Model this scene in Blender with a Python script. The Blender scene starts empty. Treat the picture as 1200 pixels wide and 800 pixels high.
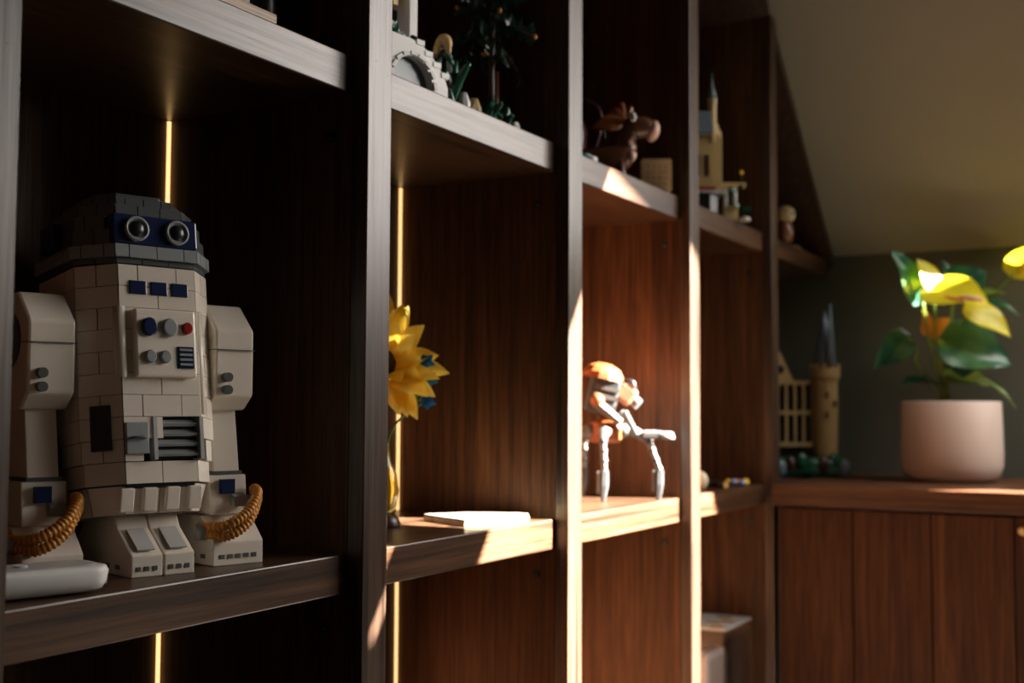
import bpy, math, random
from mathutils import Vector, Matrix, geometry

scene = bpy.context.scene
col = scene.collection
R = math.radians
random.seed(7)

# ------------------------------------------------------------------ camera
cd = bpy.data.cameras.new('camera')
cam = bpy.data.objects.new('camera', cd)
col.objects.link(cam)
scene.camera = cam
YAW, PIT, ROL = 1.06547, 0.05664, 0.00471
CAM = Vector((-0.58594, -0.73207, 0.14719))
fw = Vector((math.sin(YAW) * math.cos(PIT), math.cos(YAW) * math.cos(PIT), math.sin(PIT)))
rt = Vector((math.cos(YAW), -math.sin(YAW), 0))
up = rt.cross(fw)
r2 = rt * math.cos(ROL) + up * math.sin(ROL)
u2 = -rt * math.sin(ROL) + up * math.cos(ROL)
m = Matrix((r2, u2, -fw)).transposed().to_4x4()
m.translation = CAM
cam.matrix_world = m
cd.sensor_width = 36
cd.lens = 36 * 1421.58 / 1200
cd.clip_start = 0.02
cd.dof.use_dof = True
cd.dof.focus_distance = 1.13
cd.dof.aperture_fstop = 5.2

# ------------------------------------------------------------------ view, sky, sun
vs = scene.view_settings
vs.view_transform = 'Standard'
vs.look = 'None'
vs.gamma = 1
vs.use_curve_mapping = False
vs.exposure = 0.0
scene.cycles.use_denoising = True
scene.cycles.sample_clamp_indirect = 6

w = bpy.data.worlds.new('sky')
scene.world = w
w.use_nodes = True
bg = w.node_tree.nodes['Background']
bg.inputs[0].default_value = (1.0, 0.93, 0.86, 1)
bg.inputs[1].default_value = 9.0

SUN = Vector((-0.456, 1.0, -0.656))
sl = bpy.data.lights.new('sun', 'SUN')
sl.energy = 175
sl.angle = R(0.35)
sl.color = (1.0, 0.93, 0.84)
so = bpy.data.objects.new('sun', sl)
col.objects.link(so)
so.rotation_euler = SUN.to_track_quat('-Z', 'Y').to_euler()
so.location = (2.6, -3.5, 3)

# the sloped roof is  z = RZ + RS * (RX - x);  the roof window is cut into it
RX, RZ, RS = 2.36, 0.54, 0.90


def roof_z(x):
    return RZ + RS * (RX - x)


# portal: guides sky light through the roof window
pl = bpy.data.lights.new('sky_portal', 'AREA')
pl.shape = 'RECTANGLE'
pl.size = 2.55
pl.size_y = 1.25
pl.cycles.is_portal = True
po = bpy.data.objects.new('sky_portal', pl)
col.objects.link(po)
nrm = Vector((-RS, 0, -1)).normalized()          # down into the room
ya = Vector((0, 1, 0))
za = -nrm
xa = ya
yb = za.cross(xa)
mm = Matrix((xa, yb, za)).transposed().to_4x4()
mm.translation = Vector((1.90, -1.78, roof_z(1.84))) - nrm * 0.03
po.matrix_world = mm


# ------------------------------------------------------------------ materials
def nmat(name):
    mt = bpy.data.materials.new(name)
    mt.use_nodes = True
    nt = mt.node_tree
    return mt, nt, nt.nodes['Principled BSDF']


def ramp(nt, stops):
    r = nt.nodes.new('ShaderNodeValToRGB')
    e = r.color_ramp.elements
    while len(e) < len(stops):
        e.new(0.5)
    for k, (p_, c) in enumerate(stops):
        e[k].position = p_
        e[k].color = (*c, 1)
    return r


def mix(nt, typ, fac, a, b):
    n = nt.nodes.new('ShaderNodeMixRGB')
    n.blend_type = typ
    for s, v in ((0, fac), (1, a), (2, b)):
        if hasattr(v, 'is_output'):
            nt.links.new(v, n.inputs[s])
        else:
            n.inputs[s].default_value = v if s == 0 else (*v, 1)
    return n.outputs[0]


def wood(name, axis, dark, light, rough=0.42, seed=0.0, wide=1.0, ior=1.6, con=0.5):
    """straight grained walnut veneer, grain along axis 0/1/2"""
    mt, nt, b = nmat(name)
    tc = nt.nodes.new('ShaderNodeTexCoord')

    def noise(along, across, detail, rough_=0.55, dist=0.0):
        mp = nt.nodes.new('ShaderNodeMapping')
        s = [across] * 3
        s[axis] = along
        mp.inputs['Scale'].default_value = s
        mp.inputs['Location'].default_value = (seed, seed * 1.7, seed * 0.6)
        nt.links.new(tc.outputs['Object'], mp.inputs['Vector'])
        n = nt.nodes.new('ShaderNodeTexNoise')
        n.inputs['Scale'].default_value = 1
        n.inputs['Detail'].default_value = detail
        n.inputs['Roughness'].default_value = rough_
        n.inputs['Distortion'].default_value = dist
        nt.links.new(mp.outputs[0], n.inputs['Vector'])
        return n.outputs['Fac']
    big = noise(1.3, 16 * wide, 4, 0.55, 0.8)
    streak = noise(2.2, 95 * wide, 3, 0.55, 0.3)
    fine = noise(7, 260, 3, 0.6)
    pores = noise(22, 700, 2, 0.5)
    mid = [(a + c) * 0.5 for a, c in zip(dark, light)]
    r1 = ramp(nt, [(0.30, dark), (0.47, mid), (0.56, [x * 0.8 for x in mid]), (0.70, light)])
    nt.links.new(big, r1.inputs[0])
    r2_ = ramp(nt, [(0.32, (0.45, 0.42, 0.40)), (0.6, (1, 1, 1))])
    nt.links.new(fine, r2_.inputs[0])
    c = mix(nt, 'MULTIPLY', 0.75, r1.outputs[0], r2_.outputs[0])
    r4 = ramp(nt, [(0.36, (0.30, 0.28, 0.27)), (0.48, (0.80, 0.80, 0.80)), (0.66, (1.12, 1.1, 1.08))])
    nt.links.new(streak, r4.inputs[0])
    c = mix(nt, 'MULTIPLY', con, c, r4.outputs[0])
    r3 = ramp(nt, [(0.36, (0.5, 0.46, 0.42)), (0.46, (1, 1, 1))])
    nt.links.new(pores, r3.inputs[0])
    c = mix(nt, 'MULTIPLY', 0.5, c, r3.outputs[0])
    nt.links.new(c, b.inputs['Base Color'])
    b.inputs['Roughness'].default_value = rough
    b.inputs['IOR'].default_value = ior
    rs = ramp(nt, [(0.30, (0.36, 0.36, 0.36)), (0.55, (0.5, 0.5, 0.5))])
    nt.links.new(fine, rs.inputs[0])
    nt.links.new(rs.outputs[0], b.inputs['Specular IOR Level'])
    bp = nt.nodes.new('ShaderNodeBump')
    bp.inputs['Strength'].default_value = 0.12
    bp.inputs['Distance'].default_value = 0.001
    nt.links.new(fine, bp.inputs['Height'])
    nt.links.new(bp.outputs[0], b.inputs['Normal'])
    return mt


def plastic(name, c, rough=0.3, var=0.06, trans=0.0, scale=30):
    mt, nt, b = nmat(name)
    tc = nt.nodes.new('ShaderNodeTexCoord')
    n = nt.nodes.new('ShaderNodeTexNoise')
    n.inputs['Scale'].default_value = scale
    n.inputs['Detail'].default_value = 3
    nt.links.new(tc.outputs['Object'], n.inputs['Vector'])
    r = ramp(nt, [(0.3, [x * (1 - var) for x in c]), (0.7, [min(1, x * (1 + var)) for x in c])])
    nt.links.new(n.outputs['Fac'], r.inputs[0])
    nt.links.new(r.outputs[0], b.inputs['Base Color'])
    b.inputs['Roughness'].default_value = rough
    if trans:
        b.inputs['Transmission Weight'].default_value = trans
    return mt


def leafmat(name, c, c2, rough=0.3, trans=0.35, scale=25):
    """thin leaf or petal: glossy skin, lets light through"""
    mt, nt, b = nmat(name)
    tc = nt.nodes.new('ShaderNodeTexCoord')
    n = nt.nodes.new('ShaderNodeTexNoise')
    n.inputs['Scale'].default_value = scale
    n.inputs['Detail'].default_value = 4
    nt.links.new(tc.outputs['Object'], n.inputs['Vector'])
    r = ramp(nt, [(0.35, c), (0.68, c2)])
    nt.links.new(n.outputs['Fac'], r.inputs[0])
    nt.links.new(r.outputs[0], b.inputs['Base Color'])
    b.inputs['Roughness'].default_value = rough
    t = nt.nodes.new('ShaderNodeBsdfTranslucent')
    nt.links.new(r.outputs[0], t.inputs['Color'])
    ms = nt.nodes.new('ShaderNodeMixShader')
    ms.inputs[0].default_value = trans
    nt.links.new(b.outputs[0], ms.inputs[1])
    nt.links.new(t.outputs[0], ms.inputs[2])
    nt.links.new(ms.outputs[0], nt.nodes['Material Output'].inputs['Surface'])
    return mt


WD, WL = (0.060, 0.024, 0.0095), (0.165, 0.071, 0.028)
W2D, W2L = [x * 1.15 for x in WD], [x * 1.15 for x in WL]
M = {
    'shelf': wood('walnut shelf', 0, (0.056, 0.024, 0.011), (0.165, 0.077, 0.035), 0.34, 0.0, con=1.0),
    'upright': wood('walnut upright', 2, W2D, W2L, 0.55, 3.0, 1.0, 1.35),
    'stile': wood('walnut stile', 2, (0.045, 0.025, 0.017), (0.120, 0.064, 0.037), 0.34, 5.0, 1.6, con=1.0),
    'plank': wood('walnut plank', 2, (0.058, 0.019, 0.0062), (0.142, 0.051, 0.0165), 0.60, 9.0, 1.0, 1.3),
    'counter': wood('walnut counter', 1, (0.080, 0.028, 0.010), (0.190, 0.074, 0.027), 0.42, 2.0, 1.0, 1.45),
    'backw': wood('walnut back', 2, W2D, W2L, 0.55, 12.0, 1.0, 1.4),
    'oak': wood('oak plinth', 0, (0.42, 0.26, 0.14), (0.60, 0.40, 0.23), 0.5, 4.0),
    'green': plastic('green paint shaded tone', (0.095, 0.10, 0.078), 0.75, 0.05, scale=3),  # room paint, darkened to put the wall's shade into its colour
    'slope': plastic('green paint lit tone', (0.28, 0.272, 0.215), 0.8, 0.05, scale=3),  # same room paint, lightened so the slope looks lit
    'plaster': plastic('deep green plaster', (0.035, 0.038, 0.032), 0.8, 0.04, scale=3),
    'floor': plastic('pale wool carpet', (0.085, 0.075, 0.06), 0.95, 0.06, scale=120),
    'cream': plastic('cream brick plastic', (0.86, 0.775, 0.665), 0.22, 0.04, scale=14),
    'grey': plastic('dark grey plastic', (0.105, 0.115, 0.115), 0.3, 0.12, scale=18),
    'mgrey': plastic('mid grey plastic', (0.30, 0.32, 0.33), 0.3, 0.05),
    'lgrey': plastic('light grey plastic', (0.50, 0.50, 0.48), 0.3, 0.06),
    'navy': plastic('navy plastic', (0.012, 0.022, 0.075), 0.2, 0.1),
    'black': plastic('black plastic', (0.012, 0.013, 0.015), 0.3, 0.1),
    'orange': plastic('orange hose', (0.62, 0.25, 0.035), 0.35, 0.1),
    'rust': plastic('orange plastic', (0.70, 0.24, 0.06), 0.3, 0.1),
    'mgrey2': plastic('walker grey', (0.11, 0.105, 0.10), 0.45, 0.1),
    'grey2': plastic('walker dark grey', (0.05, 0.05, 0.05), 0.45, 0.1),
    'lgrey2': plastic('walker light grey', (0.16, 0.148, 0.135), 0.45, 0.1),
    'rust2': plastic('walker orange', (0.26, 0.065, 0.014), 0.45, 0.1),
    'pink2': plastic('walker salmon', (0.40, 0.17, 0.09), 0.45, 0.1),
    'red': plastic('red plastic', (0.35, 0.02, 0.015), 0.2, 0.1),
    'tan': plastic('tan plastic', (0.46, 0.34, 0.15), 0.35, 0.08),
    'white': plastic('white plastic', (0.80, 0.79, 0.77), 0.35, 0.03),
    'brown': plastic('brown plastic', (0.14, 0.055, 0.028), 0.25, 0.15),
    'chestnut': plastic('chestnut plastic', (0.30, 0.095, 0.030), 0.25, 0.15),
    'dbrown': plastic('dark brown plastic', (0.055, 0.024, 0.016), 0.3, 0.1),
    'plum': plastic('plum plastic', (0.11, 0.03, 0.045), 0.3, 0.1),
    'pink': plastic('pale pink plastic', (0.72, 0.42, 0.33), 0.3, 0.05),
    'teal': plastic('teal card', (0.10, 0.33, 0.36), 0.4, 0.1),
    'biscuit': plastic('biscuit', (0.68, 0.46, 0.24), 0.7, 0.15, scale=60),
    'blonde': plastic('blonde hair', (0.72, 0.50, 0.20), 0.4, 0.1),
    'dgreen': plastic('dark green plastic', (0.012, 0.10, 0.055), 0.22, 0.2),
    'slate': plastic('slate blue plastic', (0.15, 0.21, 0.26), 0.25, 0.1),
    'pot': plastic('glazed clay pot', (0.62, 0.50, 0.43), 0.42, 0.04, scale=8),
    'soil': plastic('soil', (0.03, 0.02, 0.014), 0.9, 0.4, scale=80),
    'paper': plastic('rough paper', (0.20, 0.165, 0.125), 0.8, 0.06, scale=90),
    'gold': plastic('brass', (0.70, 0.46, 0.16), 0.25, 0.05),
    'ivory': plastic('ivory ball', (0.80, 0.72, 0.52), 0.3, 0.05),
    'yel': plastic('yellow plastic', (0.80, 0.50, 0.03), 0.3, 0.05),
    'blue': plastic('light blue plastic', (0.20, 0.36, 0.66), 0.3, 0.05),
    'leaf': leafmat('glossy leaf', (0.015, 0.075, 0.045), (0.04, 0.16, 0.075), 0.22, 0.25),
    'young': leafmat('young leaf', (0.10, 0.22, 0.03), (0.28, 0.36, 0.04), 0.3, 0.4),
    'spathe': leafmat('yellow spathe', (0.78, 0.66, 0.02), (0.92, 0.80, 0.04), 0.3, 0.5),
    'ospathe': leafmat('orange spathe', (0.60, 0.20, 0.02), (0.75, 0.30, 0.04), 0.35, 0.4),
    'petal': leafmat('sunflower petal', (0.95, 0.60, 0.03), (0.98, 0.78, 0.16), 0.5, 0.4, 60),
    'bpetal': leafmat('blue petal', (0.01, 0.13, 0.38), (0.03, 0.25, 0.55), 0.5, 0.35, 60),
    'gpetal': leafmat('flower sepal', (0.10, 0.22, 0.06), (0.25, 0.38, 0.12), 0.5, 0.35, 60),
    'aleaf': leafmat('autumn leaf', (0.45, 0.07, 0.015), (0.62, 0.16, 0.02), 0.4, 0.3, 60),
    'gtree': leafmat('toy pine leaf', (0.012, 0.045, 0.028), (0.03, 0.09, 0.05), 0.25, 0.15, 60),
}

mt, nt, b = nmat('clear acrylic')
b.inputs['Base Color'].default_value = (0.94, 0.95, 0.97, 1)
b.inputs['Roughness'].default_value = 0.06
b.inputs['Transmission Weight'].default_value = 1.0
b.inputs['IOR'].default_value = 1.3
M['acrylic'] = mt

mt, nt, b = nmat('amber glass')
b.inputs['Base Color'].default_value = (0.75, 0.55, 0.08, 1)
b.inputs['Roughness'].default_value = 0.08
b.inputs['Transmission Weight'].default_value = 0.7
M['amber'] = mt

mt, nt, b = nmat('warm led')
b.inputs['Base Color'].default_value = (0.9, 0.7, 0.4, 1)
b.inputs['Emission Color'].default_value = (1.0, 0.60, 0.24, 1)
b.inputs['Emission Strength'].default_value = 1.6
M['led'] = mt


# ------------------------------------------------------------------ mesh helpers
class MB:
    def __init__(s):
        s.v, s.f, s.sm = [], [], []

    def add(s, vs_, fs, smooth=False):
        o = len(s.v)
        s.v += [tuple(x) for x in vs_]
        s.f += [tuple(i + o for i in f) for f in fs]
        s.sm += [smooth] * len(fs)
        return s

    def box(s, c, d, rot=None):
        c = Vector(c)
        hx, hy, hz = d[0] / 2, d[1] / 2, d[2] / 2
        pts = [Vector((x, y, z)) for z in (-hz, hz) for x, y in ((-hx, -hy), (hx, -hy), (hx, hy), (-hx, hy))]
        if rot:
            pts = [rot @ q for q in pts]
        return s.add([q + c for q in pts], [(3, 2, 1, 0), (4, 5, 6, 7), (0, 1, 5, 4), (1, 2, 6, 5), (2, 3, 7, 6), (3, 0, 4, 7)])

    def bounds(s, x0, x1, y0, y1, z0, z1):
        return s.box(((x0 + x1) / 2, (y0 + y1) / 2, (z0 + z1) / 2), (x1 - x0, y1 - y0, z1 - z0))

    def prism(s, poly, z0, z1, mat=None, smooth=False):
        """poly: 2-D outline, extruded z0..z1, then transformed by mat"""
        n = len(poly)
        pts = [Vector((x, y, z)) for z in (z0, z1) for x, y in poly]
        if mat:
            pts = [mat @ q for q in pts]
        o = len(s.v)
        s.v += [tuple(q) for q in pts]
        s.f.append(tuple(o + i for i in range(n))[::-1]); s.sm.append(False)
        s.f.append(tuple(o + n + i for i in range(n))); s.sm.append(False)
        for i in range(n):
            j = (i + 1) % n
            s.f.append((o + i, o + j, o + n + j, o + n + i)); s.sm.append(smooth)
        return s

    def lathe(s, prof, n=24, c=(0, 0, 0), mat=None, smooth=True):
        c = Vector(c)
        o = len(s.v)
        for r, z in prof:
            for k in range(n):
                a = 2 * math.pi * k / n
                q = Vector((r * math.cos(a), r * math.sin(a), z))
                if mat:
                    q = mat @ q
                s.v.append(tuple(q + c))
        for i in range(len(prof) - 1):
            for k in range(n):
                j = (k + 1) % n
                s.f.append((o + i * n + k, o + i * n + j, o + (i + 1) * n + j, o + (i + 1) * n + k))
                s.sm.append(smooth)
        if prof[0][0] > 1e-6:
            s.f.append(tuple(o + k for k in range(n))[::-1]); s.sm.append(False)
        if prof[-1][0] > 1e-6:
            s.f.append(tuple(o + (len(prof) - 1) * n + k for k in range(n))); s.sm.append(False)
        return s

    def cyl(s, a, b_, r, n=16, r1=None, smooth=True):
        a, b_ = Vector(a), Vector(b_)
        d = b_ - a
        q = d.to_track_quat('Z', 'Y').to_matrix()
        return s.lathe([(r, 0), (r if r1 is None else r1, d.length)], n, a, q, smooth)

    def ball(s, c, r, n=14, rot=None):
        if not hasattr(r, '__len__'):
            r = (r, r, r)
        prof = [(max(math.sin(math.pi * i / (n // 2)), 1e-7), -math.cos(math.pi * i / (n // 2))) for i in range(n // 2 + 1)]
        mt_ = Matrix.Diagonal(r)
        if rot:
            mt_ = rot @ mt_
        return s.lathe(prof, n, c, mt_)

    def tube(s, path, rad, n=8, smooth=True):
        path = [Vector(q) for q in path]
        if not hasattr(rad, '__len__'):
            rad = [rad] * len(path)
        o = len(s.v)
        ref = Vector((0.3, 0.2, 1)).normalized()
        for i, q in enumerate(path):
            d = (path[min(i + 1, len(path) - 1)] - path[max(i - 1, 0)]).normalized()
            a = d.cross(ref)
            if a.length < 1e-3:
                a = d.cross(Vector((1, 0, 0)))
            a.normalize()
            c_ = d.cross(a)
            for k in range(n):
                t = 2 * math.pi * k / n
                s.v.append(tuple(q + (a * math.cos(t) + c_ * math.sin(t)) * rad[i]))
        for i in range(len(path) - 1):
            for k in range(n):
                j = (k + 1) % n
                s.f.append((o + i * n + k, o + i * n + j, o + (i + 1) * n + j, o + (i + 1) * n + k))
                s.sm.append(smooth)
        s.f.append(tuple(o + k for k in range(n))[::-1]); s.sm.append(False)
        s.f.append(tuple(o + (len(path) - 1) * n + k for k in range(n))); s.sm.append(False)
        return s

    def build(s, name, mat, parent=None, bevel=0.0, seg=2, solid=0.0):
        me = bpy.data.meshes.new(name)
        me.from_pydata(s.v, [], s.f)
        me.polygons.foreach_set('use_smooth', s.sm)
        me.materials.append(M[mat] if isinstance(mat, str) else mat)
        me.update()
        o = bpy.data.objects.new(name, me)
        col.objects.link(o)
        if parent:
            o.parent = parent
        if solid:
            sm_ = o.modifiers.new('solid', 'SOLIDIFY')
            sm_.thickness = solid
        if bevel:
            bv = o.modifiers.new('bevel', 'BEVEL')
            bv.width = bevel
            bv.segments = seg
            bv.limit_method = 'ANGLE'
        return o


def tag(o, label=None, cat=None, group=None, kind=None):
    for k, v in (('label', label), ('category', cat), ('group', group), ('kind', kind)):
        if v:
            o[k] = v
    return o


def empty(name, loc=(0, 0, 0), rz=0.0):
    o = bpy.data.objects.new(name, None)
    o.empty_display_size = 0.05
    o.location = loc
    o.rotation_euler = (0, 0, rz)
    col.objects.link(o)
    return o


def spline(pts, n=10):
    """Catmull-Rom through pts"""
    pts = [Vector(q) for q in pts]
    P = [pts[0] * 2 - pts[1]] + pts + [pts[-1] * 2 - pts[-2]]
    out = []
    for i in range(1, len(P) - 2):
        for k in range(n):
            t = k / n
            a, b_, c, d = P[i - 1], P[i], P[i + 1], P[i + 2]
            out.append(0.5 * ((2 * b_) + (c - a) * t + (2 * a - 5 * b_ + 4 * c - d) * t * t + (3 * b_ - a - 3 * c + d) * t ** 3))
    out.append(pts[-1])
    return out


def leaf_mesh(base, tip, width, nrm_, heart=0.25, fold=0.25, curl=0.15, nu=12, nv=6):
    """heart or lance shaped leaf blade from base to tip; nrm_ is the upper side"""
    base, tip = Vector(base), Vector(tip)
    ax = tip - base
    L = ax.length
    ax.normalize()
    nn = Vector(nrm_)
    nn = (nn - ax * nn.dot(ax)).normalized()
    sd = ax.cross(nn)
    mb = MB()
    vs_ = []
    for i in range(nu + 1):
        t = i / nu
        wd = width * 0.5 * (math.sin(math.pi * (t ** (0.55 if heart > 0.1 else 0.8))) ** 0.8) if 0 < t < 1 else 0.0008
        for j in range(-nv // 2, nv // 2 + 1):
            q = j / (nv / 2)
            lobe = -heart * L * 0.35 * (abs(q) ** 1.5) * max(0, 1 - t * 2.2)
            z = fold * wd * abs(q) - curl * L * t * t + 0.03 * L * math.sin(7 * t + 3 * q) * abs(q)
            vs_.append(base + ax * (t * L + lobe) + sd * (q * wd) + nn * z)
    k = nv + 1
    fs = [(i * k + j, i * k + j + 1, (i + 1) * k + j + 1, (i + 1) * k + j) for i in range(nu) for j in range(nv)]
    mb.add(vs_, fs, True)
    return mb


# ------------------------------------------------------------------ the room
FZ = -0.64
o = MB().bounds(-2.7, 2.5, -4.2, 0.40, FZ - 0.05, FZ).build('floor', 'floor'); tag(o, kind='structure')
o = MB().bounds(-2.7, 2.5, 0.310, 0.40, FZ, 2.15).build('wall_back', 'green'); tag(o, kind='structure')
o = MB().bounds(RX, RX + 0.1, -4.2, 0.31, FZ, RZ + 0.05).build('wall_right', 'green'); tag(o, kind='structure')
o = MB().bounds(-2.8, -2.7, -4.2, 0.40, FZ, 2.2).build('wall_left', 'plaster'); tag(o, kind='structure')
o = MB().bounds(-2.7, 2.5, -4.3, -4.2, FZ, 2.2).build('wall_front', 'plaster'); tag(o, kind='structure')
XT = RX - (2.10 - RZ) / RS
o = MB().bounds(-2.7, XT, -4.2, 0.40, 2.10, 2.15).build('ceiling', 'green'); tag(o, kind='structure')

# sloped ceiling with the roof window: outline of the opening given as (x, y) on the slope
win = [(1.583, -0.55), (2.31, -0.55), (2.31, -3.00), (1.98, -3.00), (1.98, -2.14), (1.583, -2.14)]  # long lower strip is added so sun bounces off the floor
slit = [(1.452, -1.20), (1.461, -1.20), (1.4615, -2.18), (1.455, -2.215), (1.4465, -2.20)]
outer = [(XT, 0.40), (RX + 0.05, 0.40), (RX + 0.05, -4.2), (XT, -4.2)]
rings = [[Vector((x, y, 0)) for x, y in rr] for rr in (outer, win, slit)]
tri = geometry.tessellate_polygon(rings)
flat = [q for rr in rings for q in rr]
mb = MB()
vv = [(q.x, q.y, roof_z(q.x)) for q in flat]
fs = []
for t in tri:
    a, b_, c = (Vector(vv[i]) for i in t)
    fs.append(tuple(t) if (b_ - a).cross(c - a).dot(nrm) > 0 else tuple(t)[::-1])
mb.add(vv, fs)
o = mb.build('ceiling', 'slope', solid=-0.012)
tag(o, kind='structure')
# added unseen sun blocker; eave is cut so the sun patches take their shape
blocker_outline = [(1.050, 0.560), (1.095, 0.538), (1.235, 0.500), (1.365, 0.448), (1.412, 0.420), (1.450, 0.330), (1.505, 0.150), (1.551, 0.005), (1.583, -0.040), (1.72, -0.25), (1.90, -0.45),
        (1.90, -2.9), (2.10, -2.9), (2.10, 0.13), (1.975, 0.20), (1.965, 0.30), (2.10, 0.34), (2.10, 1.30), (1.0, 1.30)]
KS = 2.9
o = MB().prism([(x - SUN.x * KS, z - SUN.z * KS) for x, z in blocker_outline], KS, KS + 0.02, Matrix(((1, 0, 0), (0, 0, -1), (0, 1, 0)))).build('sun_blocker', 'plaster')
tag(o, kind='structure')
# sash of the open roof window, standing just above the slope between its gap and the glass
mb = MB()
rot = Matrix.Rotation(math.atan(RS), 3, 'Y')
mb.box((1.522, -1.85, roof_z(1.522) + 0.05), (0.13, 1.5, 0.03), rot)
o = mb.build('window_1', 'plaster'); tag(o, kind='structure')
for (a, b_) in (((1.572, -0.53), (2.321, -0.53)), ((2.324, -0.53), (2.324, -3.02)), ((1.968, -3.013), (2.321, -3.013))):      # outer frame bars
    pa_, pb_ = Vector((a[0], a[1], roof_z(a[0]) + 0.025)), Vector((b_[0], b_[1], roof_z(b_[0]) + 0.025))
    fr_ = MB().tube([pa_, pb_], 0.012, 4, False).build('frame', 'plaster', o)

# ------------------------------------------------------------------ bookcase
S, T, D, RC = 0.4698, 0.0428, 0.278, 0.020      # bay pitch, stile width, depth, shelf set-back
ZU, TS = 0.476, 0.040
bc = empty('bookcase', (0, 0, FZ))
tag(bc, 'dark walnut built-in bookcase of tall open bays with warm corner light strips', 'bookcase')
Z0 = -FZ                                        # bookcase children live in its frame


def bpart(mb, name, mat, **k):
    o_ = mb.build(name, mat, bc, **k)
    o_.location = (0, 0, Z0)
    return o_


def sub(mb, name, mat, par, **k):
    return mb.build(name, mat, par, **k)


for n in range(-2, 5):
    xr = n * S
    top = min(1.55, roof_z(xr) - 0.003)
    u = bpart(MB().bounds(xr - T, xr, RC, 0.305, FZ, top), 'upright', 'upright')
    st = sub(MB().bounds(xr - T, xr, 0, RC, FZ, top), 'stile', 'stile', u, bevel=0.0012)
    for (hx, hz) in {1: [(0.441, 0.512), (0.461, 0.501), (0.440, 0.001), (0.458, -0.015)], 0: [(-0.012, 0.408)]}.get(n, []):
        sub(MB().cyl((hx, 0.001, hz), (hx, -0.0002, hz), 0.0009, 10), 'nail_hole', 'black', u)
    if n >= 1:
        for hz in (0.434, -0.0755, 0.434 + 0.516):
            if hz < top - 0.05:
                h = sub(MB().cyl((xr - T + 0.001, 0.048, hz), (xr - T - 0.0004, 0.048, hz), 0.0066, 16), 'pin_hole', 'black', u)
                sub(MB().cyl((xr - T, 0.0475, hz - 0.002), (xr - T - 0.0012, 0.0475, hz - 0.003), 0.0016, 10), 'shelf_pin', 'grey', u)
LEV = [0.0, ZU + TS, -(ZU + TS), 2 * (ZU + TS)]
for n in range(-2, 5):
    x0, x1 = n * S, (n + 1) * S - T
    if n == 4:
        x1 = RX
    for k, zt in enumerate(LEV):
        if k == 3 and n == 4 or (k == 3 and roof_z(x1) < zt):
            continue
        if n == 4 and k == 2:
            continue
        bpart(MB().bounds(x0, x1, RC, D, zt - TS, zt), 'shelf', 'shelf', bevel=0.0015)
    mtx = Matrix(((1, 0, 0), (0, 0, -1), (0, 1, 0)))
    bpart(MB().prism([(x0, FZ), (x1, FZ), (x1, min(1.55, roof_z(x1) - 0.004)), (x0, min(1.55, roof_z(x0) - 0.004))], -0.305, -D - 0.0002, mtx), 'back_panel', 'backw')
    if n < 4:
        for k, zt in enumerate((0.0, LEV[2])):
            zb = zt + 0.001
            bpart(MB().bounds(x1 - 0.0046, x1 - 0.0010, D - 0.003, D, zb, zb + ZU - 0.002), 'light_strip', 'led')
    bpart(MB().bounds(x0, x1, 0.03, 0.05, FZ, LEV[2] - TS), 'base_panel', 'upright')
bpart(MB().bounds(-2 * S, 3 * S - T, RC, 0.305, 1.50, 1.54), 'top_panel', 'shelf')
for xa_, xb_ in ((3 * S, 4 * S - T), (4 * S, RX - 0.001)):      # slanted tops under the roof slope
    bpart(MB().prism([(xa_, roof_z(xa_) - 0.045), (xb_, roof_z(xb_) - 0.045), (xb_, roof_z(xb_) - 0.006), (xa_, roof_z(xa_) - 0.006)], -D, -0.004,
                     Matrix(((1, 0, 0), (0, 0, -1), (0, 1, 0)))), 'top_panel', 'stile')

# ------------------------------------------------------------------ corner cabinet with counter
CX = 1.815
cab = empty('corner_cabinet', (1.84, -0.75, FZ))
tag(cab, 'low walnut cabinet of upright boards with thick counter under the potted plant', 'cabinet')


def cpart(mb, name, mat, par=None, **k):
    o_ = mb.build(name, mat, par or cab, **k)
    if par is None:
        o_.location = (-1.84, 0.75, Z0)
    return o_


cpart(MB().bounds(CX, RX - 0.0005, -1.52, -0.001, -0.040, 0), 'countertop', 'counter', bevel=0.002)
cpart(MB().bounds(CX + 0.04, RX - 0.002, -1.5, -0.002, FZ, -0.041), 'carcass', 'black')
for k in range(10):
    y1 = -0.0125 - k * 0.1475
    pk = cpart(MB().bounds(CX + 0.018, CX + 0.04, y1 - 0.1450, y1, FZ + 0.05, -0.046), 'plank', 'plank', bevel=0.001)
    if k == 3:
        mb = MB()
        mb.cyl((CX + 0.02, -0.469, -0.069), (CX + 0.010, -0.469, -0.069), 0.004, 12)
        mb.ball((CX + 0.006, -0.469, -0.069), (0.006, 0.008, 0.008))
        cpart(mb, 'knob', 'gold', pk)

VY = -YAW        # yaw that turns local +x to the picture's right
def vobj(name, loc, label, cat, group=None):
    o_ = empty(name, loc, VY)
    return tag(o_, label, cat, group)


def octagon(hx, hy, ch):
    return [(-hx + ch, -hy), (hx - ch, -hy), (hx, -hy + ch), (hx, hy - ch), (hx - ch, hy), (-hx + ch, hy), (-hx, hy - ch), (-hx, -hy + ch)]


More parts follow.
